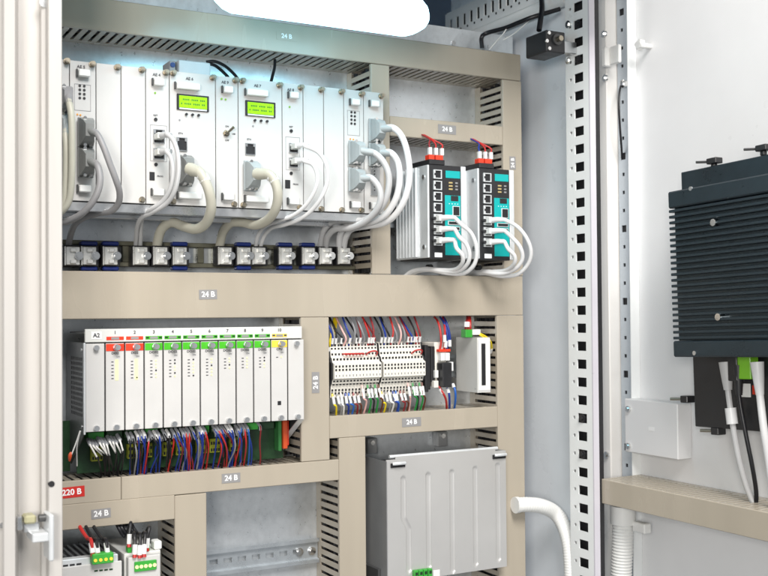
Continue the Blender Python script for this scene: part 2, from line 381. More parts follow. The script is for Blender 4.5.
def hd(label, x0, x1, z0, z1, vis, labels=(), seams=()):
    tg = []
    for u, v, wpx, hpx, txt, sz, pm in labels:
        p = at(u, v, 0); wd = at(u+wpx/2, v).x-at(u-wpx/2, v).x; hh = at(u, v-hpx/2).z-at(u, v+hpx/2).z
        tg.append((p.x-x0, p.z-z0, wd, hh, txt, sz, False, pm))
    return duct(label, (x0, 0, z0), X_, Z_, Y_, x1-x0, z1-z0, vis=vis, tags=tg, seams=[q-x0 for q in seams])
def vd(label, x0, x1, z0, z1, labels=()):
    tg = []
    for u, v, wpx, hpx, txt, sz, pm in labels:
        p = at(u, v, 0); wd = at(u+wpx/2, v).x-at(u-wpx/2, v).x; hh = at(u, v-hpx/2).z-at(u, v+hpx/2).z
        tg.append((p.z-z0, p.x-x0, hh, wd, txt, sz, True, pm))
    return duct(label, (x0, 0, z0), Z_, X_, Y_, z1-z0, x1-x0, vis=(0,), tags=tg)
hd('long slotted duct across the top, directly under the lit lamp', XL, 1.003, 1.768, 1.8087, (0,), [(286.5, 36.5, 20, 8, '24 B', .0088, MATS['duct_pvc'])])
hd('widest beige duct crossing the whole cabinet below the white card rack', XL, 1.003, 1.3952, 1.4555, (0,), [(208, 294.5, 18, 9.5, '24 B', .0102, plate_m)])
vd('short upright duct between white card rack and the ethernet switches', .733, .763, 1.4565, 1.767)
hd('short duct directly above the two ethernet switches', .7636, .9672, 1.663, 1.6914, (0,), [(447, 129.5, 18, 9, '24 B', .0098, plate_m)])
vd('upright duct at the right, upper half, beside the ethernet switches', .968, 1.003, 1.4565, 1.767, [(512.5, 163, 6, 13, '24 B', .0085, plate_m)])
vd('upright duct at the right, lower half, beside the ribbed power supply', .953, 1.0025, .92, 1.3945)
vd('upright duct between numbered card rack and the terminal blocks', .618, .661, 1.1905, 1.3945, [(315.5, 382.5, 7.5, 21, '24 B', .0102, plate_m)])
hd('short duct below the terminal blocks, above the ribbed power supply', .6616, .9524, 1.2214, 1.2522, (1,), [(411.5, 422, 19, 9, '24 B', .0098, plate_m)])
hd('duct below numbered card rack, carrying a red sticker', XL, .6765, 1.1612, 1.1897, (1,), [(71.6, 492.2, 26, 10.8, '220 B', .0103, red_m), (231, 478, 18.5, 9.5, '24 B', .0102, plate_m)], seams=(at(121.5, 490).x,))
vd('upright duct left of the ribbed silver power supply', .677, .7187, .92, 1.2208)
hd('short duct at lower left above the small power units', XL, .434, 1.1295, 1.1603, (0,), [(101, 513.5, 19.5, 9.5, '24 B', .0102, plate_m)])
vd('upright duct at lower left, left of the bare rail', .4345, .477, .92, 1.1600)

# ================================================================== CABINET LAMP
YLm = -.155
zl0 = at(300, 20.5, YLm).z
lx0, lx1 = at(211, 8, YLm).x, at(428, 30, YLm).x
lamp = thing('cabinet_lamp', 'brightly lit white tube lamp under the cabinet roof', 'lamp', ((lx0+lx1)/2, YLm, zl0))
m = MB(); nseg = 18; rr = .030; rings = []
stations = [(0, .02), (.004, .35), (.010, .62), (.02, .86), (.032, 1.0)]
L_ = lx1-lx0
st = [(a, s) for a, s in stations] + [(L_-a, s) for a, s in reversed(stations)]
V = []
for a, s_ in st:
    for k in range(nseg):
        an = 2*math.pi*k/nseg; cy = math.cos(an); cz = math.sin(an)
        sgn = lambda q: math.copysign(abs(q)**.75, q)
        V.append((lx0+a, YLm+sgn(cy)*rr*s_, zl0+.026+sgn(cz)*.026*s_))
Fs = [(i*nseg+k, i*nseg+(k+1) % nseg, (i+1)*nseg+(k+1) % nseg, (i+1)*nseg+k) for i in range(len(st)-1) for k in range(nseg)]
Fs += [tuple(range(nseg-1, -1, -1)), tuple(range((len(st)-1)*nseg, len(st)*nseg))]
m.add(V, Fs).build('diffuser', lamp_m, lamp, True)
CB(lx0+.02, lx1-.02, YLm-.025, YLm+.025, zl0+.05, zl0+.075, .003).build('lamp_housing', white_m, lamp)
for x_ in (lx0+.06, lx1-.06): CB(x_-.01, x_+.01, YLm-.015, YLm+.015, zl0+.074, 2.051, .001).build('hanger', steel_m, lamp)

# ================================================================== DOOR
XD = 1.150
ydh = atX(598, 288, 1.112).y
door = B(XD, XD+.002, ydh-.002, -1.05, .90, 2.08).build('door', door_m, cab)
door['label'] = 'white door standing open at the right'
yl1 = atX(609, 288, 1.112).y
CB(1.112, XD-.0002, ydh, yl1, .90, 2.08, .0015).build('hinge_fold', mat('fold_paint', (0.72, 0.705, 0.68), .34, var=.03, vscale=6, bump=.05), door)
y0r, y1r = atX(620.0, 288, 1.132).y, atX(629.6, 288, 1.132).y
rz = [.9]; zz = atX(624, 27, 1.132).z; zt = zz+.0276*4; q = 0; rows = []
while zt > .93:
    big = (q % 4 == 3); h = .0054 if big else .0027; rz_ = zt
    rows.append((zt, h, big)); zt -= .0285; q += 1
rows.reverse(); zsr = [.9]
for zt, h, b_ in rows: zsr += [zt-h, zt+h]
zsr.append(2.08)
ym = (y0r+y1r)/2
ysr = [y0r, ym+.0052, ym+.0026, ym-.0026, ym-.0052, y1r]
def rail_hole(i, k):
    if k < 0 or i < 0 or k % 2 == 0 or k >= len(zsr)-2: return False
    big = rows[(k-1)//2][2]
    return (1 <= i <= 3) if big else i == 2
perf_plate(lambda t, y, z_: (t, y, z_), ysr, zsr, rail_hole, 1.132, 1.1335, rail_m, 'perforated_rail', door)
B(1.1342, XD-.0003, y1r+.0004, y0r-.0004, .90, 2.08).build('rail_hole_shade', dark_m, door)  # dark backing that paints the shade inside the rail holes
B(1.1322, XD-.0003, y1r-.0002, y1r-.0016, .90, 2.08).build('rail_side', post_m, door)  # paler than the face: front light put into the side's colour
B(1.1336, XD-.0003, y0r+.0002, y0r+.0014, .90, 2.08).build('rail_inner_side', post_m, door)
# hinge bracket with two screws, rail screw
a = atX(602.5, 48, 1.100); b_ = atX(616, 63, 1.100)
m = MB(); m.cbox(1.098, 1.1118, a.y, a.y-.009, b_.z, a.z, .0015); m.cbox(1.106, 1.1118, a.y-.009, b_.y, b_.z+.002, a.z, .0012); m.build('hinge_bracket', white_m, door)
for u_, v_ in ((604.5, 34), (605.5, 78), (607, 455)):
    p = atX(u_, v_, 1.111); MB().cyl((1.1085, p.y, p.z), (1, 0, 0), .0055, .0034, 14).cyl((1.106, p.y, p.z), (1, 0, 0), .003, .003, 6).build('screw', chrome_m, door, True)
p = atX(624, 84, 1.130); MB().cyl((1.127, p.y, p.z), (1, 0, 0), .0065, .0049, 14).cyl((1.125, p.y, p.z), (1, 0, 0), .0035, .003, 6).build('rail_screw', chrome_m, door, True)
# white star knob
p = atX(640, 45, 1.128)
m = MB(); m.cyl((1.130, p.y, p.z), (1, 0, 0), .0046, .0195, 10, r2=.0038)
for k in range(4):
    an = k*math.pi/2+.4; m.cyl((1.124, p.y+math.cos(an)*.005, p.z+math.sin(an)*.005), (1, 0, 0), .0035, .009, 8)
m.cyl((1.1235, p.y, p.z), (1, 0, 0), .006, .010, 12); m.build('knob', white_m, door, True)
# black earthing strap
tag(MB().tube([atX(621.5, 84, 1.129), atX(619.5, 92, 1.118), atX(619, 108, 1.112), atX(620, 128, 1.116), atX(621.5, 148, 1.126), atX(622, 158, 1.1315)], .0017, 8).build('earth_lead', WC['black'], None, True), 'thin black lead bowed along the perforated door rail', 'wire')
# sheet-metal cover box on the door
bxr = thing('cover_box', 'plain white sheet metal cover box on the open door', 'cover', atX(655, 460, 1.14))
a = atX(624.5, 400, 1.122); b_ = atX(678, 461.5, 1.122)
CB(1.122, XD-.0003, a.y, b_.y, atX(650, 455.5, 1.122).z, atX(650, 401, 1.122).z, .0012).build('lid', door_m, bxr)
for u_, v_ in ((628.5, 409), (628.5, 446)):
    p = atX(u_, v_, 1.121); MB().cyl((1.1185, p.y, p.z), (1, 0, 0), .0048, .0034, 14).cyl((1.1165, p.y, p.z), (1, 0, 0), .0026, .003, 6).build('screw', chrome_m, bxr, True)
p = atX(651.5, 429, 1.1219); CB(1.1214, 1.1218, p.y+.006, p.y-.006, p.z-.003, p.z+.003, .0001).build('rating_plate', wink_m, bxr)
# door duct
zd0 = atX(597, 501.5, 1.065).z; zd1 = atX(597, 478, 1.065).z
PITCH = .0118
duct('slotted beige duct running along the open door', (1.065, -.1, zd0-.0005), (0, -1, 0), Z_, X_, .75, zd1-zd0, depth=.0845, vis=(1,))
# corrugated conduit below it
def corr(path, r, amp, pitch, label, name='conduit'):
    t_ = MB(); P = [Vector(p) for p in path]
    Q = [P[0]*2-P[1]] + P + [P[-1]*2-P[-2]]; out = []
    for i in range(1, len(Q)-2):
        a, b, c, d = Q[i-1], Q[i], Q[i+1], Q[i+2]
        for k in range(40):
            t = k/40; out.append(.5*((2*b)+(-a+c)*t+(2*a-5*b+4*c-d)*t*t+(-a+3*b-3*c+d)*t**3))
    out.append(P[-1]); s = 0; res = [(out[0], 0)]
    ln = [0]
    for i in range(1, len(out)): ln.append(ln[-1]+(out[i]-out[i-1]).length)
    N = int(ln[-1]/pitch*5); pts_ = []; j = 0
    for i in range(N+1):
        s = ln[-1]*i/N
        while j < len(ln)-2 and ln[j+1] < s: j += 1
        f = (s-ln[j])/max(1e-9, ln[j+1]-ln[j]); pts_.append(out[j].lerp(out[j+1], f))
    prof_ = [1, 1, 1-amp*.6, 1-amp, 1-amp*.6]
    t_.tube(pts_, r, 16, spline=False, rfun=lambda q: prof_[int(round(q*N)) % 5])
    return t_
cdt = thing('corrugated_conduit', 'white corrugated conduit hanging below the door duct', 'conduit', atX(622, 575, 1.10))
corr([atX(623, 514, 1.105), atX(622.5, 545, 1.105), atX(621, 580, 1.105), atX(620, 640, 1.105)], .0165, .09, .0048, '').build('hose', white_m, cdt, True)
p = atX(625, 507, 1.10); q_ = atX(625, 525, 1.10)
MB().cyl((1.105, atX(623, 515, 1.105).y, q_.z), Z_, .0195, p.z-q_.z, 20).build('collar', white_m, cdt, True)
a = atX(634, 521, 1.112); b_ = atX(646.5, 534, 1.112)
CB(1.108, 1.122, a.y, b_.y, b_.z, a.z, .0015).build('clip', white_m, cdt)
CB(1.109, 1.121, a.y+.014, a.y+.0002, a.z-.007, a.z-.002, .0008).build('clip_arm', white_m, cdt)
# hose from the right duct down behind the post
hs = thing('cable_hose', 'white cable hose curving from right upright duct down behind the post', 'hose', at(570, 575, .0))
corr([at(516, 505, -.012), at(527, 504.5, -.016), at(541, 506, -.016), at(554, 512, -.012), at(562.5, 523, -.020), at(568.5, 540, -.036), at(571, 560, -.044), at(572, 590, -.046), at(572.5, 640, -.046)], .0118, .035, .0042, '').build('hose', white_m, hs, True)
p = at(516.5, 505, -.012); MB().cyl((p.x-.003, p.y, p.z), (1, 0, 0), .0128, .006, 18).build('end_ring', white_m, hs, True)
# plastic bundle clip low by the left of the post
# limit switch
ls = thing('limit_switch', 'black door limit switch box with brass plunger beside the post top', 'switch', at(548, 60, -.08))
p0 = at(526, 34, -.045); 
ya, yb = -.03, -.085
xa = at(526, 45, ya).x; xb = xa+.038
zt_, zb_ = at(540, 31.5, -.075).z, at(530, 56.5, -.05).z
xs_ = 1.0; 
q0 = at(525.5, 45, -.035); q1 = at(547, 45, -.085)
CB(q0.x, q0.x+.036, -.088, -.035, zb_, zt_, .0015).build('housing', black_m, ls)
pf = at(555, 39.5, -.088)
MB().cyl((pf.x+.003, -.0885, pf.z), (0, -1, 0), .0085, .003, 18).build('bezel', sidegrey_m, ls, True)
MB().cyl((pf.x+.003, -.0916, pf.z), (0, -1, 0), .0042, .008, 12).build('plunger', brass_m, ls, True)
for u_, v_ in ((548.5, 33), (546.5, 41), (549, 48.5)):
    p = at(u_, v_, -.088); MB().cyl((p.x, -.0882, p.z), (0, -1, 0), .0028, .002, 12).build('screw', chrome_m, ls, True)
CB(q0.x+.0362, XP-.0002, -.082, -.070, zb_+.004, zb_+.022, .0008).build('bracket', steel_m, ls)
tag(MB().tube([at(539, 30.5, -.05), at(540.5, 20, -.045), at(542, 8, -.03), at(541, -6, -.01), at(538, -20, 0)], .0042, 10).build('switch_cable', WC['black'], None, True), 'black cable rising from the limit switch', 'cable')
tag(MB().tube([at(482, 48, .06), at(481.5, 38, .06), at(487, 33, .06), at(505, 28, .03), at(520, 22, .0), at(533, 17, -.02), at(560, 9, -.04)], .0036, 9).build('beam_cable', WC['black'], None, True), 'black cable strapped beneath the perforated roof beam', 'cable')
tag(MB().tube([at(489, 50, .05), at(495, 43, .045), at(503, 34, .03), at(507, 28, .026)], .0009, 6).build('cable_tie', white_m, None, True), 'white cable tie tail on the beam cable, left one', 'cable tie', 'white tie tails')
tag(MB().tube([at(503, 40, .03), at(512, 35, .02), at(522, 27, .002), at(532, 18, -.015)], .0009, 6).build('cable_tie', white_m, None, True), 'white cable tie tail on the beam cable, right one', 'cable tie', 'white tie tails')
for u_, v_ in ((507, 27), (531, 16)):
    p = at(u_, v_, .01)

# ================================================================== BLACK FINNED COMPUTER ON THE DOOR
XF = 1.05
o_ = atX(674, 357, XF)
pc = thing('finned_computer', 'black finned heat sink computer mounted on the open door', 'computer', o_)
yf = o_.y; z0 = o_.z; Hh = atX(674, 191, XF).z-z0; Ld = .26
lb = atX(674, 341, XF).z-z0; tb = atX(674, 208, XF).z-z0
CB(XF, XF+.058, yf+.002, yf-Ld, z0, z0+lb, .002).build('lower_band', anod_m, pc)
CB(XF, XF+.058, yf+.002, yf-Ld, z0+tb, z0+Hh, .002).build('upper_band', anod_m, pc)
CB(XF+.0085, XF+.0575, yf-.0015, yf-Ld, z0+lb+.0002, z0+tb-.0002, .0005).build('core', anod_m, pc)
nf = 23; fm = None
fp = (tb-lb)/nf
for k in range(nf):
    zk = z0+lb+fp*(k+.5)
    if fm is None: fm = MB().cbox(XF+.0005, XF+.0090, yf+.0012, yf-Ld, -fp*.24, fp*.24, .0006).mesh('fin', anod_m)
    link('fin', fm, pc, (0, 0, zk))
for u_, v_ in ((716.5, 224), (719, 319)):
    p = atX(u_, v_, XF); MB().cyl((XF-.001, p.y, p.z), (1, 0, 0), .0048, .014, 14).build('screw', chrome_m, pc, True)
for v_ in (189, 354):
    p = atX(694.5, v_, XF); MB().cyl((XF-.0008, p.y, p.z), (1, 0, 0), .003, .002, 10).build('band_screw', steel_m, pc, True)
# mounting plate behind, with lugs
a = atX(687.5, 170, XF+.05)
CB(XF+.045, XF+.0572, a.y, yf-Ld, z0+Hh-.002, atX(690, 171, XF+.05).z, .001).build('top_flange', anod_m, pc)
a = atX(692.5, 362, XF+.04); b_ = atX(692.5, 424, XF+.06)
CB(XF+.0583, XF+.075, atX(693, 400, XF+.0583).y, yf-Ld, b_.z-.002, z0+Hh*.6, .001).build('rear_plate', black_m, pc)
for u_, v_, hx in ((686, 398, .075), (716, 431, .072)):
    p = atX(u_, v_, XF+.066); CB(p.x-.008, p.x+.008, p.y+.006, p.y-.008, p.z-.005, p.z+.005, .001).build('lug', black_m, pc)
    MB().cyl((p.x-.004, p.y+.007, p.z), (-.5, .8, 0), .0022, .016, 8).build('thumb_screw', brass_m, pc, True)
for u_, v_ in ((718, 161), (768, 150)):
    p = atX(u_, v_, XF+.05); CB(p.x-.006, p.x+.008, p.y+.008, p.y-.010, p.z-.004, p.z+.004, .001).build('lug', black_m, pc)
    MB().cyl((p.x-.003, p.y+.009, p.z), (-.3, .9, .1), .0018, .016, 8).build('thumb_screw', sidegrey_m, pc, True)
    CB(p.x-.003, p.x+.004, p.y+.003, p.y-.004, p.z-.010, p.z-.004, .001).build('lug_foot', black_m, pc)
p = atX(749, 372, XF+.045); CB(XF+.036, XF+.052, p.y+.012, p.y-.010, p.z-.012, z0-.0002, .001).build('green_socket', mat('lime_connector', srgb(122, 190, 40), .4), pc)
p = atX(745, 392, XF+.0575); CB(XF+.0572, XF+.0582, p.y+.011, p.y-.008, p.z-.009, p.z+.009, .0002).build('sticker', white_m, pc)
p = atX(754, 392, XF+.0575); CB(XF+.0572, XF+.0582, p.y+.004, p.y-.004, p.z-.006, p.z+.006, .0002).build('red_sticker', cred_m, pc)
p = atX(735, 372, XF+.04); CB(XF+.034, XF+.05, p.y+.008, p.y-.008, p.z-.014, z0-.0002, .001).build('video_socket', black_m, pc)
# tilt of the whole unit
pcR = Matrix.Translation(o_) @ Matrix.Rotation(math.radians(-1.8), 4, 'X')
pc.matrix_world = pcR
def dcable(label, m_, path, r, plug, pm, collar=None):
    t = thing('device_cable', label, 'cable', path[-1], 'cables under the black computer')
    MB().tube(path, r, 10, 8).build('cord', m_, t, True)
    if plug:
        MB().tube([path[0], path[0].lerp(path[1], .55), path[0].lerp(path[1], 1.0)], plug, 10, 3, rfun=lambda q: 1-.4*q).build('plug', pm, t, True)
    if collar: MB().cyl(collar[0], collar[1]-collar[0], r*1.9, (collar[1]-collar[0]).length, 12).build('ferrite', wcable_m, t, True)
XC = XF+.04
dcable('ivory cable with white plug, leftmost under the black computer', lcable_m, [atX(725.5, 362, XC), atX(728, 390, XC), atX(732, 420, XC), atX(738, 455, XC+.006), atX(746, 485, XC+.014), atX(755, 508, XC+.022), atX(757, 520, XC+.024)], .0040, .0095, lcable_m, (atX(730.5, 408, XC), atX(732.5, 424, XC)))
dcable('thin black cable, second from left under the black computer', WC['black'], [atX(738, 365, XC), atX(739, 395, XC), atX(745, 430, XC+.002), atX(752, 465, XC+.008), atX(756, 490, XC+.018), atX(756, 505, XC+.022)], .0030, .0075, black_m)
dcable('white cable at the right edge under the black computer', wcable_m, [atX(757, 362, XC-.01), atX(760, 395, XC-.01), atX(764, 430, XC-.01), atX(770, 470, XC), atX(776, 520, XC+.01)], .0050, .0090, wcable_m)

# ================================================================== UPPER CARD RACK
YR = -.04
rk = thing('card_rack', 'white rack of plug-in cards with two green displays', 'rack', (.5, YR, 1.528), None)
rz0, rz1 = 1.5415, 1.7152
bx_ = [.2270, .2575, .2890, .3215, .3529, .3845, .4157, .4783, .5099, .5735, .6049, .6361, .6675, .6990, .7313]
MB().cbox(.222, .7318, YR+.006, YR+.016, rz0-.0005, rz1-.0005, .0006).build('chassis', sidegrey_m, rk)  # coloured dark to put shade into the gaps between cards
m = MB(); m.cbox(.222, .7325, YR+.002, YR+.012, rz0-.0125, rz0-.0008, .0008); m.cbox(.222, .7325, YR+.0125, .066, rz0-.0105, rz0-.0088, .0004)
m.cbox(.222, .7325, YR+.045, YR+.060, rz0-.0165, rz0-.0106, .0006); m.build('lower_rail', steel_m, rk)
m = MB(); m.cbox(.222, .7322, YR+.0165, .066, rz1-.004, rz1-.002, .0004); m.build('top_cover', alu_m, rk)
CB(.730, .7322, YR+.0165, .066, rz0-.008, rz1-.0045, .0004).build('end_plate', alu_m, rk)
SCREW = MB().cyl((0, 0, 0), (0, -1, 0), .0042, .0022, 14).cyl((0, -.0022, 0), (0, -1, 0), .0030, .0060, 12).cyl((0, -.0082, 0), (0, -1, 0), .0022, .0008, 10).mesh('screw', brass_m, True)
SCREWS = MB().cyl((0, 0, 0), (0, -1, 0), .0040, .0020, 14).cyl((0, -.0020, 0), (0, -1, 0), .0028, .0035, 12).mesh('screw', brass_m, True)
LEDM = MB().cyl((0, 0, 0), (0, -1, 0), .0014, .0007, 10)
cards = []
for i in range(14):
    c_ = CB(bx_[i]+.0005, bx_[i+1]-.0005, YR, YR+.0025, rz0, rz1, .0004).build('card', card_m, rk); cards.append(c_)
def cpos(u, v, Y=YR): return at(u, v, Y)
def rect(par, u0, v0, u1, v1, name, m, pr=.0006, bz=.0003, Y=YR):
    a, b = at(u0, v0, Y), at(u1, v1, Y); zc = ((a.z+b.z)/2)
    return CB(a.x, b.x, Y-pr, Y-.0001, b.z, a.z, bz).build(name, m, par)
def screw(par, u, v, me=None, Y=YR):
    p = at(u, v, Y); return link('screw', me or SCREW, par, (p.x, Y-.0001, p.z))
def dot(par, u, v, r=.0016, m=None, name='indicator', pr=.0007, Y=YR):
    p = at(u, v, Y); return MB().cyl((p.x, Y-.0001, p.z), (0, -1, 0), r, pr, 10).build(name, m or black_m, par)
def handle(par, u, v, w_, h=.0088):
    p = at(u, v, YR); m = MB(); m.cbox(p.x, p.x+w_, YR-.0085, YR-.0001, p.z-h/2, p.z+h/2, .0011)
    m.cbox(p.x-.0022, p.x-.0002, YR-.004, YR-.0001, p.z-h/2, p.z+h/2+.001, .0005, mi=1)
    return m.build('handle', [white_m, sidegrey_m], par)
def label(par, t, u, v, sz=.0052, m=ink_m, Y=YR):
    p = at(u, v, Y); return text(t, (p.x, Y-.0004, p.z), sz, m, par)
def socket(par, u0, v0, u1, v1, name='socket', fm=None, pr=.0022, Y=YR, ins=.0012):
    a, b = at(u0, v0, Y), at(u1, v1, Y); x0, x1, z0_, z1_ = a.x, b.x, b.z, a.z
    m = MB(); m.cbox(x0, x0+ins, Y-pr, Y-.0001, z0_, z1_, .0002); m.cbox(x1-ins, x1, Y-pr, Y-.0001, z0_, z1_, .0002)
    m.cbox(x0+ins, x1-ins, Y-pr, Y-.0001, z1_-ins, z1_, .0002); m.cbox(x0+ins, x1-ins, Y-pr, Y-.0001, z0_, z0_+ins, .0002)
    m.box(x0+ins, x1-ins, Y-.0004, Y-.0001, z0_+ins, z1_-ins, mi=1)
    # stepped lower corners of a modular jack
    for xa_, xb_ in ((x0+ins, x0+ins+(x1-x0)*.14), (x1-ins-(x1-x0)*.14, x1-ins)): m.box(xa_, xb_, Y-pr+.0003, Y-.0005, z1_-ins-(z1_-z0_)*.22, z1_-ins)
    return m.build(name, [fm or steel_m, dark_m], par)
def frame(par, u0, v0, u1, v1, t=.0005, name='outline'):
    a, b = at(u0, v0, YR), at(u1, v1, YR); m = MB(); y0, y1 = YR-.0004, YR-.0001
    m.box(a.x, b.x, y0, y1, a.z-t, a.z); m.box(a.x, b.x, y0, y1, b.z, b.z+t); m.box(a.x, a.x+t, y0, y1, b.z+t, a.z-t); m.box(b.x-t, b.x, y0, y1, b.z+t, a.z-t)
    return m.build(name, MATS['wire_grey'], par)
grn_led = mat('green_led', srgb(120, 170, 60), .3); org_led = mat('orange_led', srgb(214, 150, 60), .35)
# top and bottom screws
for ci, u, v in ((1, 66.5, 61.5), (2, 92, 64.5), (3, 117, 67.5), (4, 141.5, 70), (5, 165.5, 72.8), (6, 172.8, 73.3), (6, 212.5, 77.8), (7, 235, 80.5), (8, 242, 81), (8, 279, 85.3), (9, 300.3, 87.7), (10, 320.8, 90), (11, 341, 92), (12, 361, 94.3), (13, 380.8, 96.3)):
    screw(cards[ci], u, v)
for ci, u, v in ((1, 66, 199), (4, 141.8, 199.8), (5, 165, 200.5), (6, 173, 201.5), (7, 234, 204.3), (8, 243, 205), (9, 299.5, 207.5), (10, 321, 209), (11, 341.5, 210), (12, 361, 210.3), (13, 374, 211)):
    screw(cards[ci], u, v, SCREWS)
# small recessed look of knob holders: two-key top handles
handle(cards[2], 77.5, 73.5, .014); handle(cards[5], 153, 82.5, .013); handle(cards[6], 175.5, 86, .031); handle(cards[7], 222.5, 90, .0125); handle(cards[8], 245.5, 92.5, .030); handle(cards[9], 288.5, 95.5, .0125); handle(cards[12], 350, 102.5, .0125); handle(cards[13], 369.5, 104, .0125)
handle(cards[2], 78, 189, .0145); handle(cards[5], 152, 192.5, .014); handle(cards[6], 177.5, 195.5, .030); handle(cards[7], 222.5, 197, .0135); handle(cards[8], 245, 199, .031); handle(cards[9], 288, 201.5, .0135); handle(cards[12], 350.5, 205, .0125); handle(cards[13], 370, 206, .0125)
for ci, t, u, v in ((2, 'AE 5', 81, 67), (5, 'AE 4', 156.5, 75), (6, 'AE 6', 189.5, 79), (7, 'AE 9', 225, 82.5), (8, 'AE 7', 257.5, 86), (9, 'AE 8', 290.5, 90)):
    label(cards[ci], t, u, v)
for ci, u0, v0 in ((2, 74.3, 83.5), (12, 347.2, 110)):
    w_, h_ = (16.5, 28) if ci == 2 else (12.5, 26)
    frame(cards[ci], u0, v0, u0+w_, v0+h_)
    for r_ in range(4):
        for k in range(2): dot(cards[ci], u0+w_*.33+k*w_*.27, v0+2.2+r_*h_*.145+k*.4, .0017, black_m)
    dot(cards[ci], u0+3, v0+h_+3, .0012, org_led); dot(cards[ci], u0+6, v0+h_+3.6, .0012, org_led)
for ci, u, v in ((5, 155, 93), (7, 221.5, 99), (7, 225.5, 99.6), (9, 289.5, 107)):
    dot(cards[ci], u, v, .0014, grn_led)
for ci, u, v in ((5, 155.5, 119.5), (9, 291, 131)): dot(cards[ci], u, v, .0023, black_m, 'button', .0015); label(cards[ci], 'RST', u, v-4, .0034)
for ci, u, v in ((5, 155.8, 164.5), (9, 291, 173.3)): dot(cards[ci], u, v, .0023, black_m, 'button', .0012)
for ci, u, v in ((5, 152, 176), (9, 287.6, 184)):
    rect(cards[ci], u-2.6, v-4.2, u+2.6, v+4.6, 'usb_socket', dark_m, .0008); label(cards[ci], 'PROG', u+8, v+.4, .0030)
for ci, u0, v0, u1, v1 in ((6, 176.5, 93.5, 208.5, 112.5), (8, 245, 100, 275, 118.5)):
    a = at(u0, (v0+v1)/2, YR); b = at(u1, (v0+v1)/2, YR); h = (at(u0, v0, YR).z-at(u0, v1-3, YR).z)
    zc = at((u0+u1)/2, (v0+v1)/2, YR).z
    fr = CB(a.x, b.x, YR-.0022, YR-.0001, zc-h/2, zc+h/2, .0006).build('display', black_m, cards[ci])
    CB(a.x+.0028, b.x-.0028, YR-.0026, YR-.00215, zc-h/2+.0030, zc+h/2-.0024, .0001).build('screen', lcd_m, cards[ci])
    m = MB()
    for row in range(2):
        for k in range(14):
            if (k*7+row*3) % 5 == 0: continue
            x_ = a.x+.0052+k*(b.x-a.x-.0104)/14; z_ = zc+h*.10-row*h*.26
            m.box(x_, x_+.0016, YR-.00272, YR-.0026, z_, z_+.0022)
    m.build('display_text', mat('lcd_text_%d' % ci, srgb(60, 110, 20), .5), cards[ci])
    CB(a.x+.003, b.x-.003, YR-.0025, YR-.00225, zc-h/2+.0006, zc-h/2+.0026, .0001).build('display_edge', alu_m, cards[ci])
    for k in range(3): dot(cards[ci], u0+9.5+k*6.1, v1+2+k*.5, .0017, black_m, 'button', .003)
    dot(cards[ci], u0+3 if ci == 6 else u0+8, v1+7.5, .0013, MATS['wire_grey'])
for ci, u0, v0, u1, v1 in ((6, 176.3, 137, 187, 151.5), (8, 244.8, 143, 255.2, 155.5)):
    socket(cards[ci], u0, v0, u1, v1); label(cards[ci], 'ETH', (u0+u1)/2-1, v0-3.5, .0034)
# toggle switch
p = at(226, 133.5, YR); m = MB(); m.cyl((p.x, YR-.0001, p.z), (0, -1, 0), .0046, .002, 6); m.cyl((p.x, YR-.0021, p.z), (0, -1, 0), .0030, .004, 12); m.cyl((p.x, YR-.006, p.z), (.5, -.75, .6), .0014, .012, 8, r2=.0020); m.build('toggle_switch', brass_m, cards[7], True)
label(cards[7], 'ON', 227, 126.5, .0032); label(cards[7], 'OFF', 227, 140.5, .0032); label(cards[7], 'USB', 233.5, 134, .003)
# dual jacks
for ci, u0, v0, u1, v1 in ((5, 151.5, 127, 165.5, 145), (5, 151.5, 146, 165.5, 161), (9, 287, 141, 299, 154.5), (9, 287, 155.5, 299, 169)):
    socket(cards[ci], u0+1.5, v0+2, u1-1, v1-1)
frame(cards[5], 150, 124.5, 167, 162); frame(cards[9], 285.5, 136.5, 300, 170.5)
# D-shaped sockets behind the plugs
for ci, u0, v0, u1, v1 in ((2, 78, 120, 92, 146), (2, 78, 149, 92, 178), (12, 348, 142, 361, 165), (12, 348, 167, 361, 191.5), (13, 368, 119, 380, 143), (13, 368, 144, 380, 166), (13, 370, 167, 379, 196), (6, 177, 157, 190, 186), (8, 244, 163, 256, 192), (1, 60, 88, 68, 112), (1, 60, 116, 68, 140)):
    rect(cards[ci], u0, v0, u1, v1, 'serial_socket', steel_m, .003, .0005)
m = MB()
for k in range(7):
    p = at(374.5, 171+k*3.2, YR-.003); m.cyl((p.x, YR-.0031, p.z), (0, -1, 0), .0009, .0008, 6)
m.build('socket_pins', dark_m, cards[13])

# ------------------------------------------------------------------ cables of the rack
def hood(par, u, v, h, w_, m_, dep=.026, Y=YR-.003):
    p = at(u, v, Y); m = MB()
    V = []
    for (yy, sx, sz) in ((0, 1, 1), (-.010, 1, 1), (-.019, .86, .80), (-dep, .62, .46)):
        for a, b in ((-1, -1), (1, -1), (1, 1), (-1, 1)): V.append((p.x+a*w_/2*sx, Y-.0002+yy, p.z+b*h/2*sz))
    Fs = [(k*4+j, k*4+(j+1) % 4, k*4+4+(j+1) % 4, k*4+4+j) for k in range(3) for j in range(4)] + [(3, 2, 1, 0), (12, 13, 14, 15)]
    m.add(V, Fs); m.cbox(p.x-w_*.58, p.x+w_*.58, Y-.0042, Y-.0012, p.z-h*.56, p.z+h*.56, .0006)
    o = m.build('plug', m_, par)
    s_ = MB()
    for k in (-1, 1): s_.cyl((p.x-w_*.18, Y-.0045, p.z+k*h*.50), (0, -1, 0), .0022, .010, 8)
    s_.cyl((p.x+w_*.25, Y-.0045, p.z-h*.50), (0, -1, 0), .0022, .009, 8); s_.build('thumb_screw', chrome_m, o, True)
    return Vector((p.x, Y-dep, p.z))
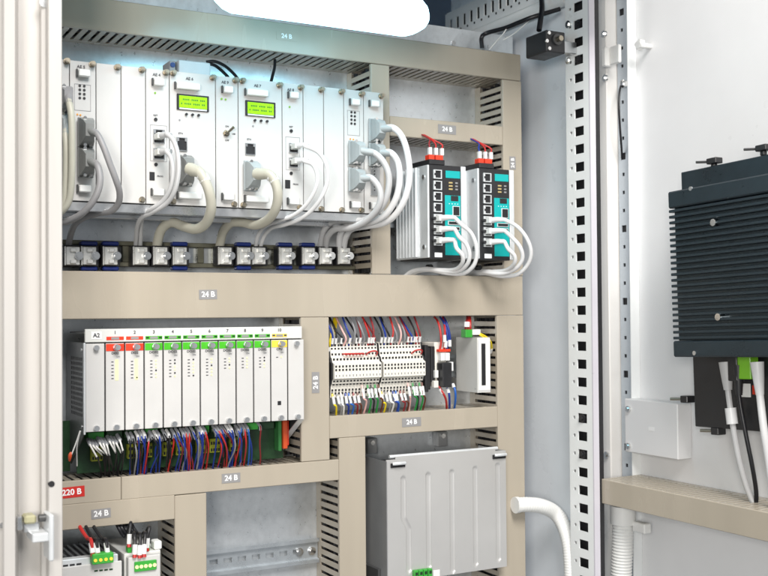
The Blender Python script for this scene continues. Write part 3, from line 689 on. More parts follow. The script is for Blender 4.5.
def rackcable(label_, m_, r, plug, path, hm=None, group='cables plugged into the white card rack'):
    t = thing('data_cable', label_, 'cable', at(*path[-1]), group)
    P = [at(*q) for q in path]
    if plug[0] == 'D':
        tip = hood(t, plug[1], plug[2], plug[3], plug[4], hm or hood_m); st_ = tip+Vector((0, .004, 0))
        P = [st_] + P
        MB().tube([st_, st_.lerp(P[1], .5), st_.lerp(P[1], 1)], r*1.35, 10, 4, rfun=lambda q: 1-.22*q).build('boot', m_ if r > .006 else (hm or hood_m), t, True)
    else:
        p = at(plug[1], plug[2], YR-.0025); CB(p.x-.0046, p.x+.0046, YR-.016, YR-.0008, p.z-.0040, p.z+.0040, .0008).build('plug', MATS['clear_plug'], t)
        st_ = Vector((p.x+.001, YR-.015, p.z))
        MB().tube([st_, st_+Vector((.003, -.008, 0)), st_+Vector((.008, -.014, -.001))], r*1.25, 9, 3, rfun=lambda q: 1.15-.3*q).build('boot', m_, t, True)
        P = [st_, st_+Vector((.005, -.011, 0))] + P
    MB().tube(P, r, 12, 7).build('cord', m_, t, True)
    if r > .006: MB().tube([P[1].lerp(P[2], .25), P[1].lerp(P[2], .62)+Vector((.0009, 0, .0006)), P[2]], r*1.05, 12, 4).build('cable_marker', sleeve_m, t, True)
mat('clear_plug', (0.62, 0.62, 0.58), .25, var=.05)
rackcable('grey cable from upper plug of the left indicator card', gcable_m, .0040, ('D', 85, 133, .033, .0165), [(97, 134, -.075), (104, 148, -.082), (110, 164, -.083), (116, 180, -.08), (119.5, 192, -.072), (118.5, 203, -.060), (111, 211, -.045), (97, 213.5, -.025), (83, 218, -.01), (74, 226, .01), (69.5, 240, .035), (68.5, 252, .045)])
rackcable('grey cable from lower plug of the left indicator card', gcable_m, .0042, ('D', 85, 163, .033, .0165), [(97, 165, -.078), (100, 178, -.084), (98, 191, -.084), (91, 204, -.078), (80, 215, -.068), (66, 221.5, -.055), (54, 222, -.05), (44, 230, -.04)])
rackcable('ivory grey cable hanging at far left of the rack, upper plug', icable_m, .0042, ('D', 64, 100, .030, .016), [(69.5, 104, -.075), (71.5, 118, -.08), (72, 150, -.082), (71.5, 180, -.08), (69, 200, -.075), (63, 210, -.07), (54, 217, -.06)], gcable_m)
rackcable('ivory grey cable hanging at far left of the rack, lower plug', icable_m, .0038, ('D', 63, 128, .030, .016), [(65.5, 134, -.072), (66, 150, -.075), (65.5, 180, -.074), (63, 205, -.07), (54, 212, -.06)], phood_m)
rackcable('thin grey patch cable, upper one by the first display', lcable_m, .0030, ('J', 158, 137), [(166.5, 134, -.070), (173, 140, -.078), (177.5, 153, -.084), (178.5, 172, -.085), (175, 190, -.08), (167, 203, -.066), (152, 212.5, -.045), (142, 217.5, -.025), (137.5, 226, .0), (136, 240, .03), (135.5, 252, .045)])
rackcable('thin grey patch cable, lower one by the first display', lcable_m, .0030, ('J', 158, 153), [(166, 151, -.068), (171, 158, -.074), (173, 172, -.078), (170.5, 188, -.074), (163, 201, -.062), (150, 210, -.045), (143, 216, -.02), (141, 226, .005), (140.5, 240, .03), (140, 252, .045)])
rackcable('thick ivory cable from the plug under the first display', icable_m, .0066, ('D', 184, 171, .036, .017), [(199, 172, -.080), (205.5, 182, -.086), (210, 195, -.086), (211, 210, -.078), (206, 223, -.06), (196, 229, -.038), (184, 226.5, -.012), (172, 222.5, .008), (162.5, 228, .025), (158, 240, .038), (156.5, 254, .046)], hood_m)
rackcable('thick ivory cable from the plug under the second display', icable_m, .0064, ('D', 250, 176, .036, .017), [(268, 174, -.082), (275, 182, -.088), (278, 195, -.088), (275.5, 209, -.078), (268, 219.5, -.058), (256, 225, -.030), (242, 222.5, -.005), (231, 223, .012), (223.5, 231, .028), (220.5, 242, .038), (219, 254, .046)], phood_m)
rackcable('thin white patch cable, upper one right of the second display', wcable_m, .0028, ('J', 294, 147), [(305, 146, -.072), (318, 152, -.08), (326, 164, -.086), (327.5, 180, -.086), (321.5, 197, -.08), (311, 211, -.064), (298, 220, -.045), (284, 225, -.022), (272, 228, .0), (264.5, 236, .025), (261, 246, .04), (260, 254, .046)])
rackcable('thin white patch cable, lower one right of the second display', wcable_m, .0028, ('J', 294, 162), [(304, 161, -.072), (313, 165, -.078), (317.5, 177, -.082), (314.5, 191, -.078), (305, 206, -.064), (292, 216, -.045), (276, 221.5, -.022), (264, 227, .005), (258, 236, .028), (256, 246, .042), (255.5, 254, .046)])
rackcable('pale cable from upper plug of the right indicator card', lcable_m, .0045, ('D', 354, 153, .030, .0165), [(374, 153, -.076), (384, 163, -.084), (389, 178, -.086), (386.5, 197, -.08), (378, 211, -.066), (364, 220, -.045), (347, 220.5, -.02), (333, 222, .002), (324.5, 230, .022), (321, 242, .038), (320, 254, .046)], phood_m)
rackcable('pale cable from lower plug of the right indicator card', lcable_m, .0045, ('D', 354, 180, .030, .0165), [(371, 178, -.074), (379, 188, -.08), (380.5, 200, -.08), (375, 212, -.070), (364, 222, -.052), (350, 228, -.03), (336, 229, -.005), (328, 236, .018), (326, 246, .036), (325.5, 254, .046)], phood_m)
rackcable('white cable from top plug of the rightmost card', wcable_m, .0046, ('D', 374, 131, .030, .0165), [(393, 128, -.078), (402, 137, -.086), (407.5, 154, -.09), (409.5, 175, -.09), (405.5, 197, -.085), (396, 214, -.07), (384, 223, -.05), (368, 226, -.025), (352, 229, .0), (346, 237, .02), (344, 247, .036), (343.5, 254, .046)], phood_m)
rackcable('white cable from second plug of the rightmost card', wcable_m, .0046, ('D', 374, 155, .030, .0165), [(391, 153, -.076), (398, 163, -.082), (399.5, 180, -.084), (396, 198, -.078), (387, 213, -.064), (374, 221, -.046), (358, 224, -.02), (345, 227, .002), (340, 236, .022), (339, 247, .036), (338.5, 254, .046)], phood_m)

# ------------------------------------------------------------------ clamp bar and clamps
bar = thing('clamp_bar', 'zinc clamp rail behind the row of cable clamps', 'rail', (.5, .06, 1.45))
zb_t, zb_b = at(200, 243, .05).z, at(200, 266, .05).z
m = MB(); m.cbox(.215, .731, .052, .064, zb_t-.006, zb_t, .0006); m.cbox(.215, .731, .052, .064, zb_b-.002, zb_b+.004, .0006); m.build('flange', olive_m, bar)
CB(.215, .731, .0642, .067, zb_b+.0042, zb_t-.0062, .0003).build('web', zinc_m, bar)
for u in (108, 125, 200, 215, 275, 300): 
    p = at(u, 255, .06); CB(p.x-.005, p.x+.004, .0545, .0640, zb_b+.0042, zb_t-.0062, .0006).build('slot_bridge', olive_m, bar)
cl_u = [(72.5, 1), (89, 2), (110.5, 2), (140.5, 0), (160.5, 0), (180, 2), (225, 0), (244, 2), (259, 0), (285.5, 2), (308.5, 2), (325.5, 0), (344, 0)]
BRK = MB(); BRK.cbox(-.0086, .0086, -.004, 0, -.0118, .0118, .0008); BRK.cbox(-.0106, -.0088, -.003, .012, -.0124, .0124, .0005, 0)
BRK.cbox(-.004, .0035, -.0075, -.0041, .0048, .0102, .0008); BRK.cbox(-.004, .0035, -.0075, -.0041, -.0102, -.0048, .0008)
BRKM = BRK.mesh('bracket', mat('bright_zinc', (0.80, 0.80, 0.77), .3, metal=.45, var=.05))
CLS = MB().cyl((0, 0, 0), (0, -1, 0), .0056, .004, 16).cyl((0, -.004, 0), (0, -1, 0), .0036, .0035, 16).mesh('screw', chrome_m, True)
CLD = MB().cbox(-.0125, .0120, .0002, .018, -.0140, .0140, .001).mesh('saddle', black_m)
CLBL = MB().cbox(-.0105, .0110, .0003, .014, .0138, .0195, .0014).mesh('blue_wing', bluep_m)
for k, (u, kind) in enumerate(cl_u):
    p = at(u, 256, .032)
    blue = kind == 2
    t = thing('cable_clamp', ('blue winged' if blue else 'plain zinc') + ' cable clamp, %s from the left in the clamp row' % ORD[k], 'clamp', (p.x, .032, p.z-.02), 'cable clamps in a row')
    link('bracket', BRKM, t, p); link('screw', CLS, t, (p.x+.0068, p.y-.0042, p.z)); link('saddle', CLD, t, p+Vector((.001, .0003, 0)))
    if blue:
        for dz_ in (0, -.0333): link('blue_wing', CLBL, t, p+Vector((.0005, 0, dz_)))
# white label box and leads above the rack
jb = thing('marker_box', 'small white marker box on top of the white card rack', 'box', at(189, 70, .01))
a = at(177, 59.5, .02); b_ = at(208.5, 70, .02); CB(a.x, b_.x, .012, .05, rz1+.0005, at(192, 61, .012).z, .001).build('box_body', mat('marker_grey', (0.50, 0.55, 0.58), .4), jb)
a = at(169, 62, .02); b_ = at(176, 68.5, .02); CB(a.x, b_.x-.001, .018, .05, rz1+.0005, at(192, 61, .012).z-.001, .001).build('end_clip', MATS['wire_grey'], jb)
p = at(172.5, 63.5, .018); MB().cyl((p.x, .0165, p.z-.002), (0, 1, 0), .0035, .0014, 12).build('end_screw', bluep_m, jb, True)
for k, (lab, path) in enumerate((('dark lead, upper of two beside the marker box', [(206, 62, .03), (215, 61.5, .025), (225, 66, .015), (233, 73, .0), (238, 79, -.01)]), ('dark lead, lower of two beside the marker box', [(207, 64, .03), (214, 65, .025), (221, 70, .015), (228, 77, .0)]), ('dark lead dropping from top duct onto the rack', [(275, 60, .03), (274.5, 68, .022), (272.5, 76, .01), (271, 82, .0)]))):
    tag(MB().tube([at(*q) for q in path], .0022, 8).build('dark_lead', WC['black'], None, True), lab, 'wire', 'dark leads above the rack')

# ================================================================== ETHERNET SWITCHES
YS = -.04
def switch(x0, label_, dx):
    z0, z1 = 1.4805, 1.6160
    t = thing('ethernet_switch', label_, 'network switch', (x0+.03, YS, z0), 'ethernet switches')
    x1 = x0+.066
    # finned side plate
    CB(x0, x0+.0032, YS+.001, .055, z0, z1+.001, .0006).build('side_plate', alu_m, t)
    for k in range(9):
        y_ = YS+.030+k*.0094
        if y_ < .052: CB(x0-.0042, x0-.0001, y_, y_+.0026, z0+.002, z1, .0005).build('fin', alu_m, t)
    for zz in (z0+.016, z1-.016): MB().cyl((x0-.0012, YS+.012, zz), (1, 0, 0), .0036, .0012, 12).build('plate_screw', steel_m, t, True)
    CB(x0+.0034, x1-.0085, YS, .05, z0-.002, z1+.0015, .0008).build('body', black_m, t)
    CB(x0+.0034, x0+.030, YS+.0005, .03, z1+.0017, z1+.0095, .0008).build('upper_step', black_m, t)
    CB(x1-.0083, x1, YS-.0005, .055, z0-.001, z1+.0015, .0006).build('edge_plate', alu_m, t)
    fx = lambda q: x0+.0034+q*.054; fz = lambda q: z0+(z1-z0)*q
    def pl(q0, q1, r0, r1, name, m_, pr=.0006): return CB(fx(q0), fx(q1), YS-pr, YS-.0001, fz(r0), fz(r1), .0002).build(name, m_, t)
    pl(.50, .97, .875, .955, 'brand_plate', teal_m)
    pl(.47, .98, .03, .685, 'teal_field', teal_m)
    pl(.66, .90, .625, .682, 'dip_switch', black_m, .0012)
    for k in range(4): pl(.60+k*.09, .625+k*.09, .588, .598, 'white_mark', wink_m, .0008)
    for r_ in range(3):
        for k in range(2): pl(.60+k*.21, .72+k*.17, .745+r_*.035, .762+r_*.035, 'indicator', MATS['wire_grey'] if k else MATS['ind'], .0009)
    zt_ = .93
    for k in range(7):
        b0 = .858-k*.121
        sx0, sx1 = fx(.10), fx(.36); za, zb = fz(b0), fz(b0+.098)
        m = MB(); ins = .0013
        m.cbox(sx0, sx0+ins*.7, YS-.0026, YS-.0001, za, zb, .0002); m.cbox(sx1-ins, sx1, YS-.0026, YS-.0001, za, zb, .0002)
        m.cbox(sx0+ins*.7, sx1-ins, YS-.0026, YS-.0001, zb-ins, zb, .0002); m.cbox(sx0+ins*.7, sx1-ins, YS-.0026, YS-.0001, za, za+ins, .0002)
        m.box(sx0+ins*.7, sx1-ins, YS-.0005, YS-.0001, za+ins, zb-ins, mi=1)
        m.box(sx0+ins*.7, sx0+ins*.7+.0022, YS-.0020, YS-.0006, za+ins, za+ins+.0035); m.box(sx0+ins*.7, sx0+ins*.7+.0022, YS-.0020, YS-.0006, zb-ins-.0035, zb-ins)
        m.build('port', [alu_m, dark_m], t)
    for (q0, q1, r0, r1) in ((.70, .93, .46, .57), (.55, .72, .30, .345), (.76, .93, .30, .345), (.55, .93, .36, .405)):
        m = MB(); m.cbox(fx(q0), fx(q1), YS-.0024, YS-.0007, fz(r0), fz(r1), .0003); m.box(fx(q0)+.0011, fx(q1)-.0011, YS-.0027, YS-.00242, fz(r0)+.0011, fz(r1)-.0011, mi=1); m.build('uplink_port', [alu_m, dark_m], t)
    pl(.13, .37, .005, .055, 'address_label', wink_m, .0008)
    # supply plug on top
    for k in range(2):
        xx = fx(.05+k*.22); CB(xx, xx+.0095+.003*k, YS+.006, YS+.018, z1+.0097, z1+.017, .0006).build('supply_plug', cred_m, t)
    for k, w_ in enumerate((.20, .34, .47)):
        CB(fx(.07+k*.19), fx(.07+k*.19)+.0052, YS+.007, YS+.0125, z1+.0172, z1+.028, .0006).build('wire_marker', sleeve_m, t)
    # support foot under the unit
    MB().cyl((fx(.35), YS+.03, z0-.012), (0, 1, 0), .004, .010, 10).build('foot', black_m, t, True)
    return fx, fz, z1
mat('ind', srgb(180, 160, 110), .4)
SW = []
for x0, lab, nm in ((.8045, 'left ethernet switch with teal front and finned side', 'left'), (.8925, 'right ethernet switch with teal front, beside the upright duct', 'right')):
    fx, fz, z1 = switch(x0, lab, 0)
    for k, c_ in enumerate(('maroon' if nm == 'left' else 'blue', 'red', 'red')):
        xx = fx(.07+k*.19)+.0026
        tag(MB().tube([(xx, YS+.010, z1+.027), (xx+.001*k, YS+.012, z1+.034), (fx(.22)+.003*k, YS+.02, z1+.042), (fx(.2)+.002*k, YS+.04, 1.668)], .0012, 7, 5).build('supply_wire', WC[c_], None, True),
            '%s supply wire on top of the %s ethernet switch, %s from left' % (c_, nm, ORD[k]), 'wire', 'switch supply wires')
    for k in range(3):
        zc = fz(.858-(4+k)*.121+.049)
        t = thing('patch_cable', 'white patch cable in the %s ethernet switch, %s of three plugs' % (nm, ('top', 'middle', 'bottom')[k]), 'cable', (fx(.9), -.05, 1.46), 'white patch cables of the ethernet switches')
        sx = fx(.20)
        CB(sx-.0045, sx+.0045, YS-.016, YS-.0028, zc-.0042, zc+.0042, .0008).build('plug', white_m, t)
        MB().tube([(sx+.001, YS-.014, zc), (sx+.006, YS-.022, zc+.0005), (sx+.013, YS-.028, zc)], .0046, 10, 4, rfun=lambda q: 1.0-.30*q).build('boot', wcable_m, t, True)
        MB().cyl((sx-.0065, YS-.0028, zc), (0, -1, 0), .0024, .004, 8).build('latch', black_m, t, True)
        o = k
        if nm == 'left':
            path = ([(462, 225, -.080), (471, 233, -.086), (476, 245, -.087), (476.5, 257, -.084), (472.5, 267, -.076), (463, 273.5, -.06), (447, 273.2, -.04), (430, 270, -.01), (417, 272, .015), (408, 277, .035)],
                    [(459, 236.6, -.080), (466.5, 244.5, -.086), (469.5, 255, -.086), (467, 264.5, -.078), (458.5, 271, -.06), (444, 271.6, -.036), (428, 269.3, -.008), (415, 271.4, .017), (406, 277, .036)],
                    [(456.5, 248, -.079), (462.5, 255.5, -.083), (462, 263.5, -.076), (455, 269.5, -.056), (441, 270, -.03), (426, 268.6, -.004), (413, 270.8, .02), (404, 277, .038)])[o]
        else:
            path = ([(517, 226.5, -.080), (526.5, 238, -.087), (531, 252, -.087), (527.5, 265, -.078), (517, 274.5, -.062), (501, 276.2, -.045), (486, 273.5, -.015), (474, 274.5, .012), (466, 279, .035)],
                    [(512, 237.5, -.080), (520, 247, -.086), (522.5, 258, -.084), (517, 267.5, -.074), (506, 273, -.056), (493, 273.6, -.036), (481, 272, -.008), (471, 273.8, .015), (463, 279, .036)],
                    [(508, 248.5, -.079), (514.5, 256, -.083), (514, 264, -.077), (506.5, 270, -.058), (494, 271.6, -.034), (480, 270.8, -.005), (468, 272.8, .02), (460, 279, .037)])[o]
        P = [Vector((sx+.008, YS-.024, zc)), Vector((sx+.013, YS-.028, zc))] + [at(*q) for q in path]
        MB().tube(P, .0031, 10, 8).build('cord', wcable_m, t, True)

# ================================================================== NUMBERED CARD RACK
YA = -.03
nr = thing('numbered_card_rack', 'grey rack of numbered cards with red, green and yellow heads', 'rack', (.46, YA, 1.25))
nx = [.3097+.02495*k for k in range(13)]
az0, az1, az2 = 1.2538, 1.3640, 1.3822
CB(nx[0], nx[12]-.0035, YA-.0005, YA+.004, az1+.0016, az2, .0006).build('title_strip', mod_m, nr)
CB(nx[0]+.0005, nx[12]-.001, YA+.012, .060, az2-.006, az2-.004, .0004).build('top_cover', sidegrey_m, nr)
CB(nx[0]+.0005, nx[12]-.002, YA+.006, YA+.0075, az0+.001, az1+.001, .0003).build('card_guide', sidegrey_m, nr)  # dark sheet behind the cards, painting the shade in their gaps
heads = [None, 'r', 'r'] + ['g']*7 + ['y', None]
HM = dict(r=cred_m, g=cgreen_m, y=cyel_m)
KNOB = MB().cyl((0, 0, 0), (0, -1, 0), .0042, .003, 14).cyl((0, -.003, 0), (0, -1, 0), .0036, .007, 14).mesh('knob', steel_m, True)
KNOBM = MB().cyl((0, 0, 0), (0, -1, 0), .0034, .005, 12).mesh('lower_knob', steel_m, True)
def Tp(q): return az2-(az2-az0)*q
for i in range(12):
    x0, x1 = nx[i]+.0009, nx[i+1]-.0009
    c_ = CB(x0, x1, YA, YA+.003, az0, az1, .0005).build('card', card_m, nr)
    xc = (x0+x1)/2
    if heads[i]:
        hm = HM[heads[i]]
        CB(x0+.0002, x1-.0002, YA-.0006, YA-.0001, az1-.0098, az1-.0006, .0001).build('head', hm, c_)
        m = CB(x0+.0006, x1-.0006, YA-.0011, YA-.0006, az1+.0040, az1+.0084, .0001); m.build('title_band', hm, nr)
        CB(xc-.005, xc+.005, YA-.0014, YA-.0011, az1+.0046, az1+.0078, .0001).build('band_window', plate_m, nr)
        text(str(i), (xc, YA-.0008, az1+.0134), .0058, ink_m, nr)
        for q in (-1, 1):
            if heads[i] != 'r': CB(xc+q*.0085-.002, xc+q*.0085+.002, YA-.0014, YA-.0011, az1+.0052, az1+.0074, .0001).build('band_print', ink_m if heads[i] == 'y' else pcb_m, nr)
        text({'r': 'DI32', 'g': 'DO32', 'y': 'CPU'}[heads[i]], (xc, YA-.0004, az1-.0126), .0042, ink_m, c_, sx=1.1)
        link('knob', KNOB, c_, (xc+.0012, YA-.0007, az1-.0052))
        text('ON', (xc+.004, YA-.0004, az1-.0172), .0028, MATS['wire_grey'], c_)
        rowsn = {1: 6, 2: 6, 3: 6, 4: 6, 5: 6, 6: 6, 7: 4, 8: 4, 9: 4, 10: 1}[i]
        if heads[i] == 'r': CB(xc+.0002, xc+.0042, YA-.0004, YA-.0001, az1-.0212-rowsn*.0043, az1-.0205, .0001).build('indicator_window', ledy_m, c_)
        for r_ in range(rowsn):
            zz = az1-.0235-r_*.0042
            CB(xc-.0048, xc-.0018, YA-.0004, YA-.0001, zz-.0006, zz+.0006, .0001).build('row_mark', ink_m, c_)
            if heads[i] != 'r' or (i == 2 and r_ == rowsn-1):
                lit = random.random() < .6
                MB().cyl((xc+.0028, YA-.0001, zz+.0003), (0, -1, 0), .0011, .0006, 8).build('indicator', ledy_m if lit and heads[i] != 'r' else black_m, c_)
        if i == 10: CB(xc-.003, xc+.0022, YA-.0006, YA-.0001, az0+.0215, az0+.027, .0003).build('card_socket', dark_m, c_)
    else:
        link('knob', KNOBM, c_, (xc+(.001 if i == 0 else 0), YA-.0001, az1-.0052))
    link('lower_knob', KNOBM, c_, (xc+.001, YA-.0001, az0+.0045))
pw = at(97, 335, YA); m = MB(); fw, fh, ft = .010, .0078, .0004
CB(nx[0]+.0075, nx[0]+.0205, YA-.0008, YA-.0005, az1+.0055, az1+.0150, .0001).build('rack_label', white_m, nr)
text('A2', (nx[0]+.014, YA-.0011, az1+.0102), .0072, ink_m, nr)
# side plates: perforated left, slanted right
yl = [YA+.004, YA+.010] ; n_c = 4
yl = [YA+.004]
for k in range(8): yl += [YA+.0105+k*.0082, YA+.0105+k*.0082+.0048]
yl.append(.070)
zl_ = [az0-.004]; zq = az0+.018
while zq < az1-.016: zl_ += [zq, zq+.0042]; zq += .0064
zl_.append(az1+.0012)
perf_plate(lambda t, y, z_: (t, y, z_), yl, zl_, lambda i, k: i % 2 == 1 and k % 2 == 1 and 0 < i < len(yl)-2 and 0 < k < len(zl_)-2, nx[0]-.0012, nx[0]-.0001, sidegrey_m, 'perforated_side', nr)  # dark tone includes the shade cast by the left upright
for zz in (az1-.008, az0+.006): MB().cyl((nx[0]-.0025, YA+.010, zz), (1, 0, 0), .0022, .0014, 10).build('side_screw', steel_m, nr, True)
CB(nx[0]-.0016, nx[0]+.0004, YA-.0008, YA+.0035, az0-.003, az1+.0012, .0004).build('side_edge', alu_m, nr)
m = MB()
ps = [(YA+.004, az1), (.070, az1), (.070, 1.222), (.045, 1.212), (YA+.004, az0+.001)]
m.prism(ps, lambda a, p, q: (a, p, q), nx[12]-.0016, nx[12]-.0002); m.build('slanted_side', sidegrey_m, nr)
m = MB(); m.prism([(YA+.004, az0+.0009), (.045, 1.2118), (.045, 1.2105), (YA+.004, az0-.0006)], lambda a, p, q: (a, p, q), nx[12]-.008, nx[12]+.0006); m.build('slanted_edge', alu_m, nr)
m = MB(); m.prism([(YA+.004, az0-.004), (.070, az0-.004), (.070, 1.214), (.045, 1.206)], lambda a, p, q: (a, p, q), nx[0]-.0012, nx[0]-.0001); m.build('left_slant', sidegrey_m, nr)
# backplane board and connectors
YP = .018
CB(nx[0]+.0005, nx[12]-.012, YP, YP+.003, 1.196, az1-.004, .0004).build('backplane', pcb_m, nr)
CB(nx[0]-.03, nx[0]-.0015, YP+.03, YP+.032, 1.196, 1.262, .0004).build('side_board', pcb_m, nr)
for k in range(11):
    x0 = nx[0]+.010+k*.0235
    CB(x0, x0+.0205, YP-.020, YP-.0002, az0-.013, az0-.0035, .0006).build('connector_block', pcb_m if k % 3 else gterm_m, nr)
    if k < 9 and k != 1:
        m = MB(); xx = x0+(.002 if k % 2 else .007)
        m.cbox(xx, xx+.0145, YP-.008, YP-.0003, 1.2115, 1.2305, .0006)
        for r_ in range(2):
            for j in range(4): m.box(xx+.0012+j*.0034, xx+.0034+j*.0034, YP-.0084, YP-.00805, 1.2135+r_*.009, 1.2175+r_*.009, mi=1)
        m.build('terminal_strip', [yterm_m, dark_m], nr)
CB(.5835, .5885, YP-.016, YP-.0003, 1.208, az0-.002, .0008).build('connector_rail', MATS['deep_green'], nr)
CB(.5900, .5965, YP-.018, YP-.0003, 1.211, az0-.001, .0008).build('connector_rail', orange_m, nr)
CB(.5972, .6000, YP-.014, YP-.0003, 1.215, az0-.004, .0006).build('connector_rail', cred_m, nr)
# wires from the board down into the duct
ZD8 = 1.1897
cnt = {}
wires = []
def bwire(u, v0, u2, v2, col, sl=None, two=False, y0=-.012):
    a = at(u, v0, y0); b = at(u2, v2, .02)
    k = cnt.get(col, 0); cnt[col] = k+1
    wires.append((a, b, col, sl, k))
for i in range(10):   # black group with white ferrule leads
    bwire(89+i*3.25, 441+(i % 3)*1.2-i*.5, 100+i*2.1+(i % 2)*1.5, 474-i*.35, 'black', 'w')
seq = [(127, 'black'), (131, 'black'), (136, 'blue'), (139.5, 'blue'), (143, 'blue'), (150, 'black'), (154, 'black'), (157, 'blue'), (163, 'black'), (167, 'black'), (172, 'blue'), (176, 'blue'), (181, 'blue'), (184, 'red'), (187, 'red'), (191, 'blue'), (197, 'blue'), (200, 'blue'), (203, 'red'), (213.5, 'blue'), (216.5, 'red'), (220, 'blue'), (222.5, 'maroon'), (226, 'blue'), (229.5, 'blue'), (236, 'blue'), (239, 'lightblue'), (242, 'red'), (245.5, 'lightblue'), (258, 'maroon')]
for i, (u, c_) in enumerate(seq):
    j = random.uniform(-1.5, 1.5)
    du = {213.5: 3, 216.5: 6, 220: 7, 222.5: 9, 187: 1}.get(u, 0)
    bwire(u, 433.0-(u-127)*.072+random.uniform(-.8, .8), u+1.5+j+du, 472.5-(u-127)*.078, c_, 'g')
for i in range(34):
    u = 128+i*3.55+random.uniform(-.8, .8)
    if 206 < u < 211 or u > 247: continue
    bwire(u, 436.5-(u-127)*.072+random.uniform(-1.5, 1.5), u+random.uniform(-4, 5), 471.5-(u-127)*.078, random.choice(['black', 'blue', 'blue', 'black', 'red', 'grey', 'maroon']), 'g', y0=-.004)
wires.sort(key=lambda q: q[0].x)
_c = {}
for i, q in enumerate(wires):
    k = _c.get(q[2], 0); _c[q[2]] = k+1; wires[i] = q[:4]+(k,)
for (a, b, col, sl, k) in wires:
    cname = {'lightblue': 'bright blue', 'maroon': 'dark red'}.get(col, col)
    lab = '%s wire, %s of its colour from the left, under the numbered card rack' % (cname, ORD[k])
    t = thing('board_wire', lab, 'wire', b, 'wires under the numbered card rack')
    mid = a.lerp(b, .5)+Vector((random.uniform(-.0045, .0045), -.013+random.uniform(-.008, .006), .003+random.uniform(-.004, .004)))
    end = Vector((b.x+.002, .028, ZD8-.012))
    q1 = a+Vector((.0005, -.008, -.006))
    MB().tube(([a+Vector((0, .006, .001)), q1] if sl != 'w' else [q1.lerp(mid, .75)])+[mid, Vector((b.x, .014, ZD8+.006)), end], .00112, 7, 5).build('core_wire', WC[col], t, True)
    if sl == 'w':
        MB().tube([a+Vector((0, .004, .001)), q1, q1.lerp(mid, .85)], .0011, 6, 4).build('bare_lead', WC['white'], t, True)
        MB().tube([a+Vector((0, .006, .0015)), a+Vector((.0004, -.006, -.004))], .0026, 7, spline=False).build('sleeve', gsleeve_m, t, True)
    else:
        MB().tube([a+Vector((0, .003, .0005)), a+Vector((.0004, -.006, -.004)), q1.lerp(mid, .16)], .0021, 7, 3).build('sleeve', gsleeve_m if random.random() < .8 else sleeve_m, t, True)
t = thing('thin_lead', 'two thin pale leads with an orange tip at far left of the numbered rack', 'wire', at(72, 460, .0))
MB().tube([at(80, 431, -.02), at(76, 443, -.015), at(71, 456, -.01)], .0008, 6).build('lead', WC['white'], t, True)
MB().tube([at(80.5, 431, -.02), at(77, 446, -.01), at(77, 466, .01)], .0008, 6).build('lead', WC['white'], t, True)
MB().tube([at(71, 452, -.01), at(70, 456, -.01), at(69.5, 461, -.008)], .0024, 8, rfun=lambda q: .5+.5*math.sin(q*math.pi)).build('orange_tip', orange_m, t, True)

# ================================================================== TERMINAL BLOCKS
def trail(label_, x0, x1, z, Y, h=.035, slots=True, screws=()):
    t = thing('mounting_rail', label_, 'rail', ((x0+x1)/2, Y, z-h/2), 'mounting rails on the zinc plate')
    m = MB()
    if slots:
        zs_ = [z-h*.36, z-.0035, z+.0035, z+h*.36]; xs2 = [x0]; xx = x0+.008
        while xx < x1-.02: xs2 += [xx, xx+.0125]; xx += .0215
        xs2.append(x1)
        perf_plate(lambda tt, x_, z_: (x_, tt, z_), xs2, zs_, lambda i, k: k == 1 and i % 2 == 1 and 0 < i < len(xs2)-2, Y+.006, Y+.0072, rail2_m, 'web', t)
    else: CB(x0, x1, Y+.006, Y+.0072, z-h*.36, z+h*.36, .0003).build('web', rail2_m, t)
    for s_ in (-1, 1):
        za, zb = z+s_*h*.36, z+s_*h*.5
        m.box(x0, x1, Y, Y+.0012, min(za, zb)-.0004, max(za, zb)); m.box(x0, x1, Y+.0012, Y+.006, za-.0006+s_*.0002, za+.0006+s_*.0002)
    m.build('flange', rail2_m, t)
    for u, v in screws:
        p = at(u, v, Y+.005); MB().cyl((p.x, Y+.0058, p.z), (0, -1, 0), .0062, .0015, 16).cyl((p.x, Y+.0043, p.z), (0, -1, 0), .0042, .003, 14).cyl((p.x, Y+.0013, p.z), (0, -1, 0), .0016, .0003, 6, mi=0).build('rail_screw', chrome_m, t, True)
    return t
rail2_m = mat('zinc_rail', (0.58, 0.62, 0.65), .3, metal=.75, var=.06, vscale=40)
trail('bare slotted zinc rail at bottom centre', .4775, .676, (at(260, 547, .07).z+at(260, 567, .07).z)/2, .068, .036, True, [(299.5, 552), (312, 551)])
trail('zinc rail behind the terminal blocks', .662, .945, 1.315, .064)
trail('zinc rail behind the ethernet switches', .7645, .966, 1.55, .064)
trail('zinc rail behind the small power units', .222, .433, 1.055, .064)
TW = .0055
tz0, tz1 = 1.2760, 1.3568
PF = [(.058, tz0+.012), (.024, tz0), (.014, tz0+.002), (.011, tz0+.020), (.0075, tz0+.022), (.0055, tz0+.0275), (-.001, tz0+.030), (-.001, tz1-.030), (.0055, tz1-.0275), (.0075, tz1-.022), (.011, tz1-.020), (.014, tz1-.002), (.024, tz1), (.058, tz1-.012)]
tm = MB(); tm.prism(PF, lambda a, p, q: (a, p, q), -TW/2+.00018, TW/2-.00018)
def thole(zc, y, hh=.0016, w_=.0014): tm.box(-w_, w_, y-.0003, y+.0005, zc-hh, zc+hh, mi=1)
for zc, y in ((tz1-.0035, .0135), (tz1-.0085, .0130), (tz1-.0165, .0115), (tz1-.0235, .0058), (tz1-.0335, -.001), (tz1-.0385, -.001), (tz0+.0262, .0060), (tz0+.0215, .0078), (tz0+.0125, .0121), (tz0+.0080, .0128)): thole(zc, y)
tm.box(-.0005, .0005, -.0013, -.0005, tz0+.0325, tz0+.0355, mi=2)
TERM = tm.mesh('terminal', [ivory_m, dark_m, ink_m])
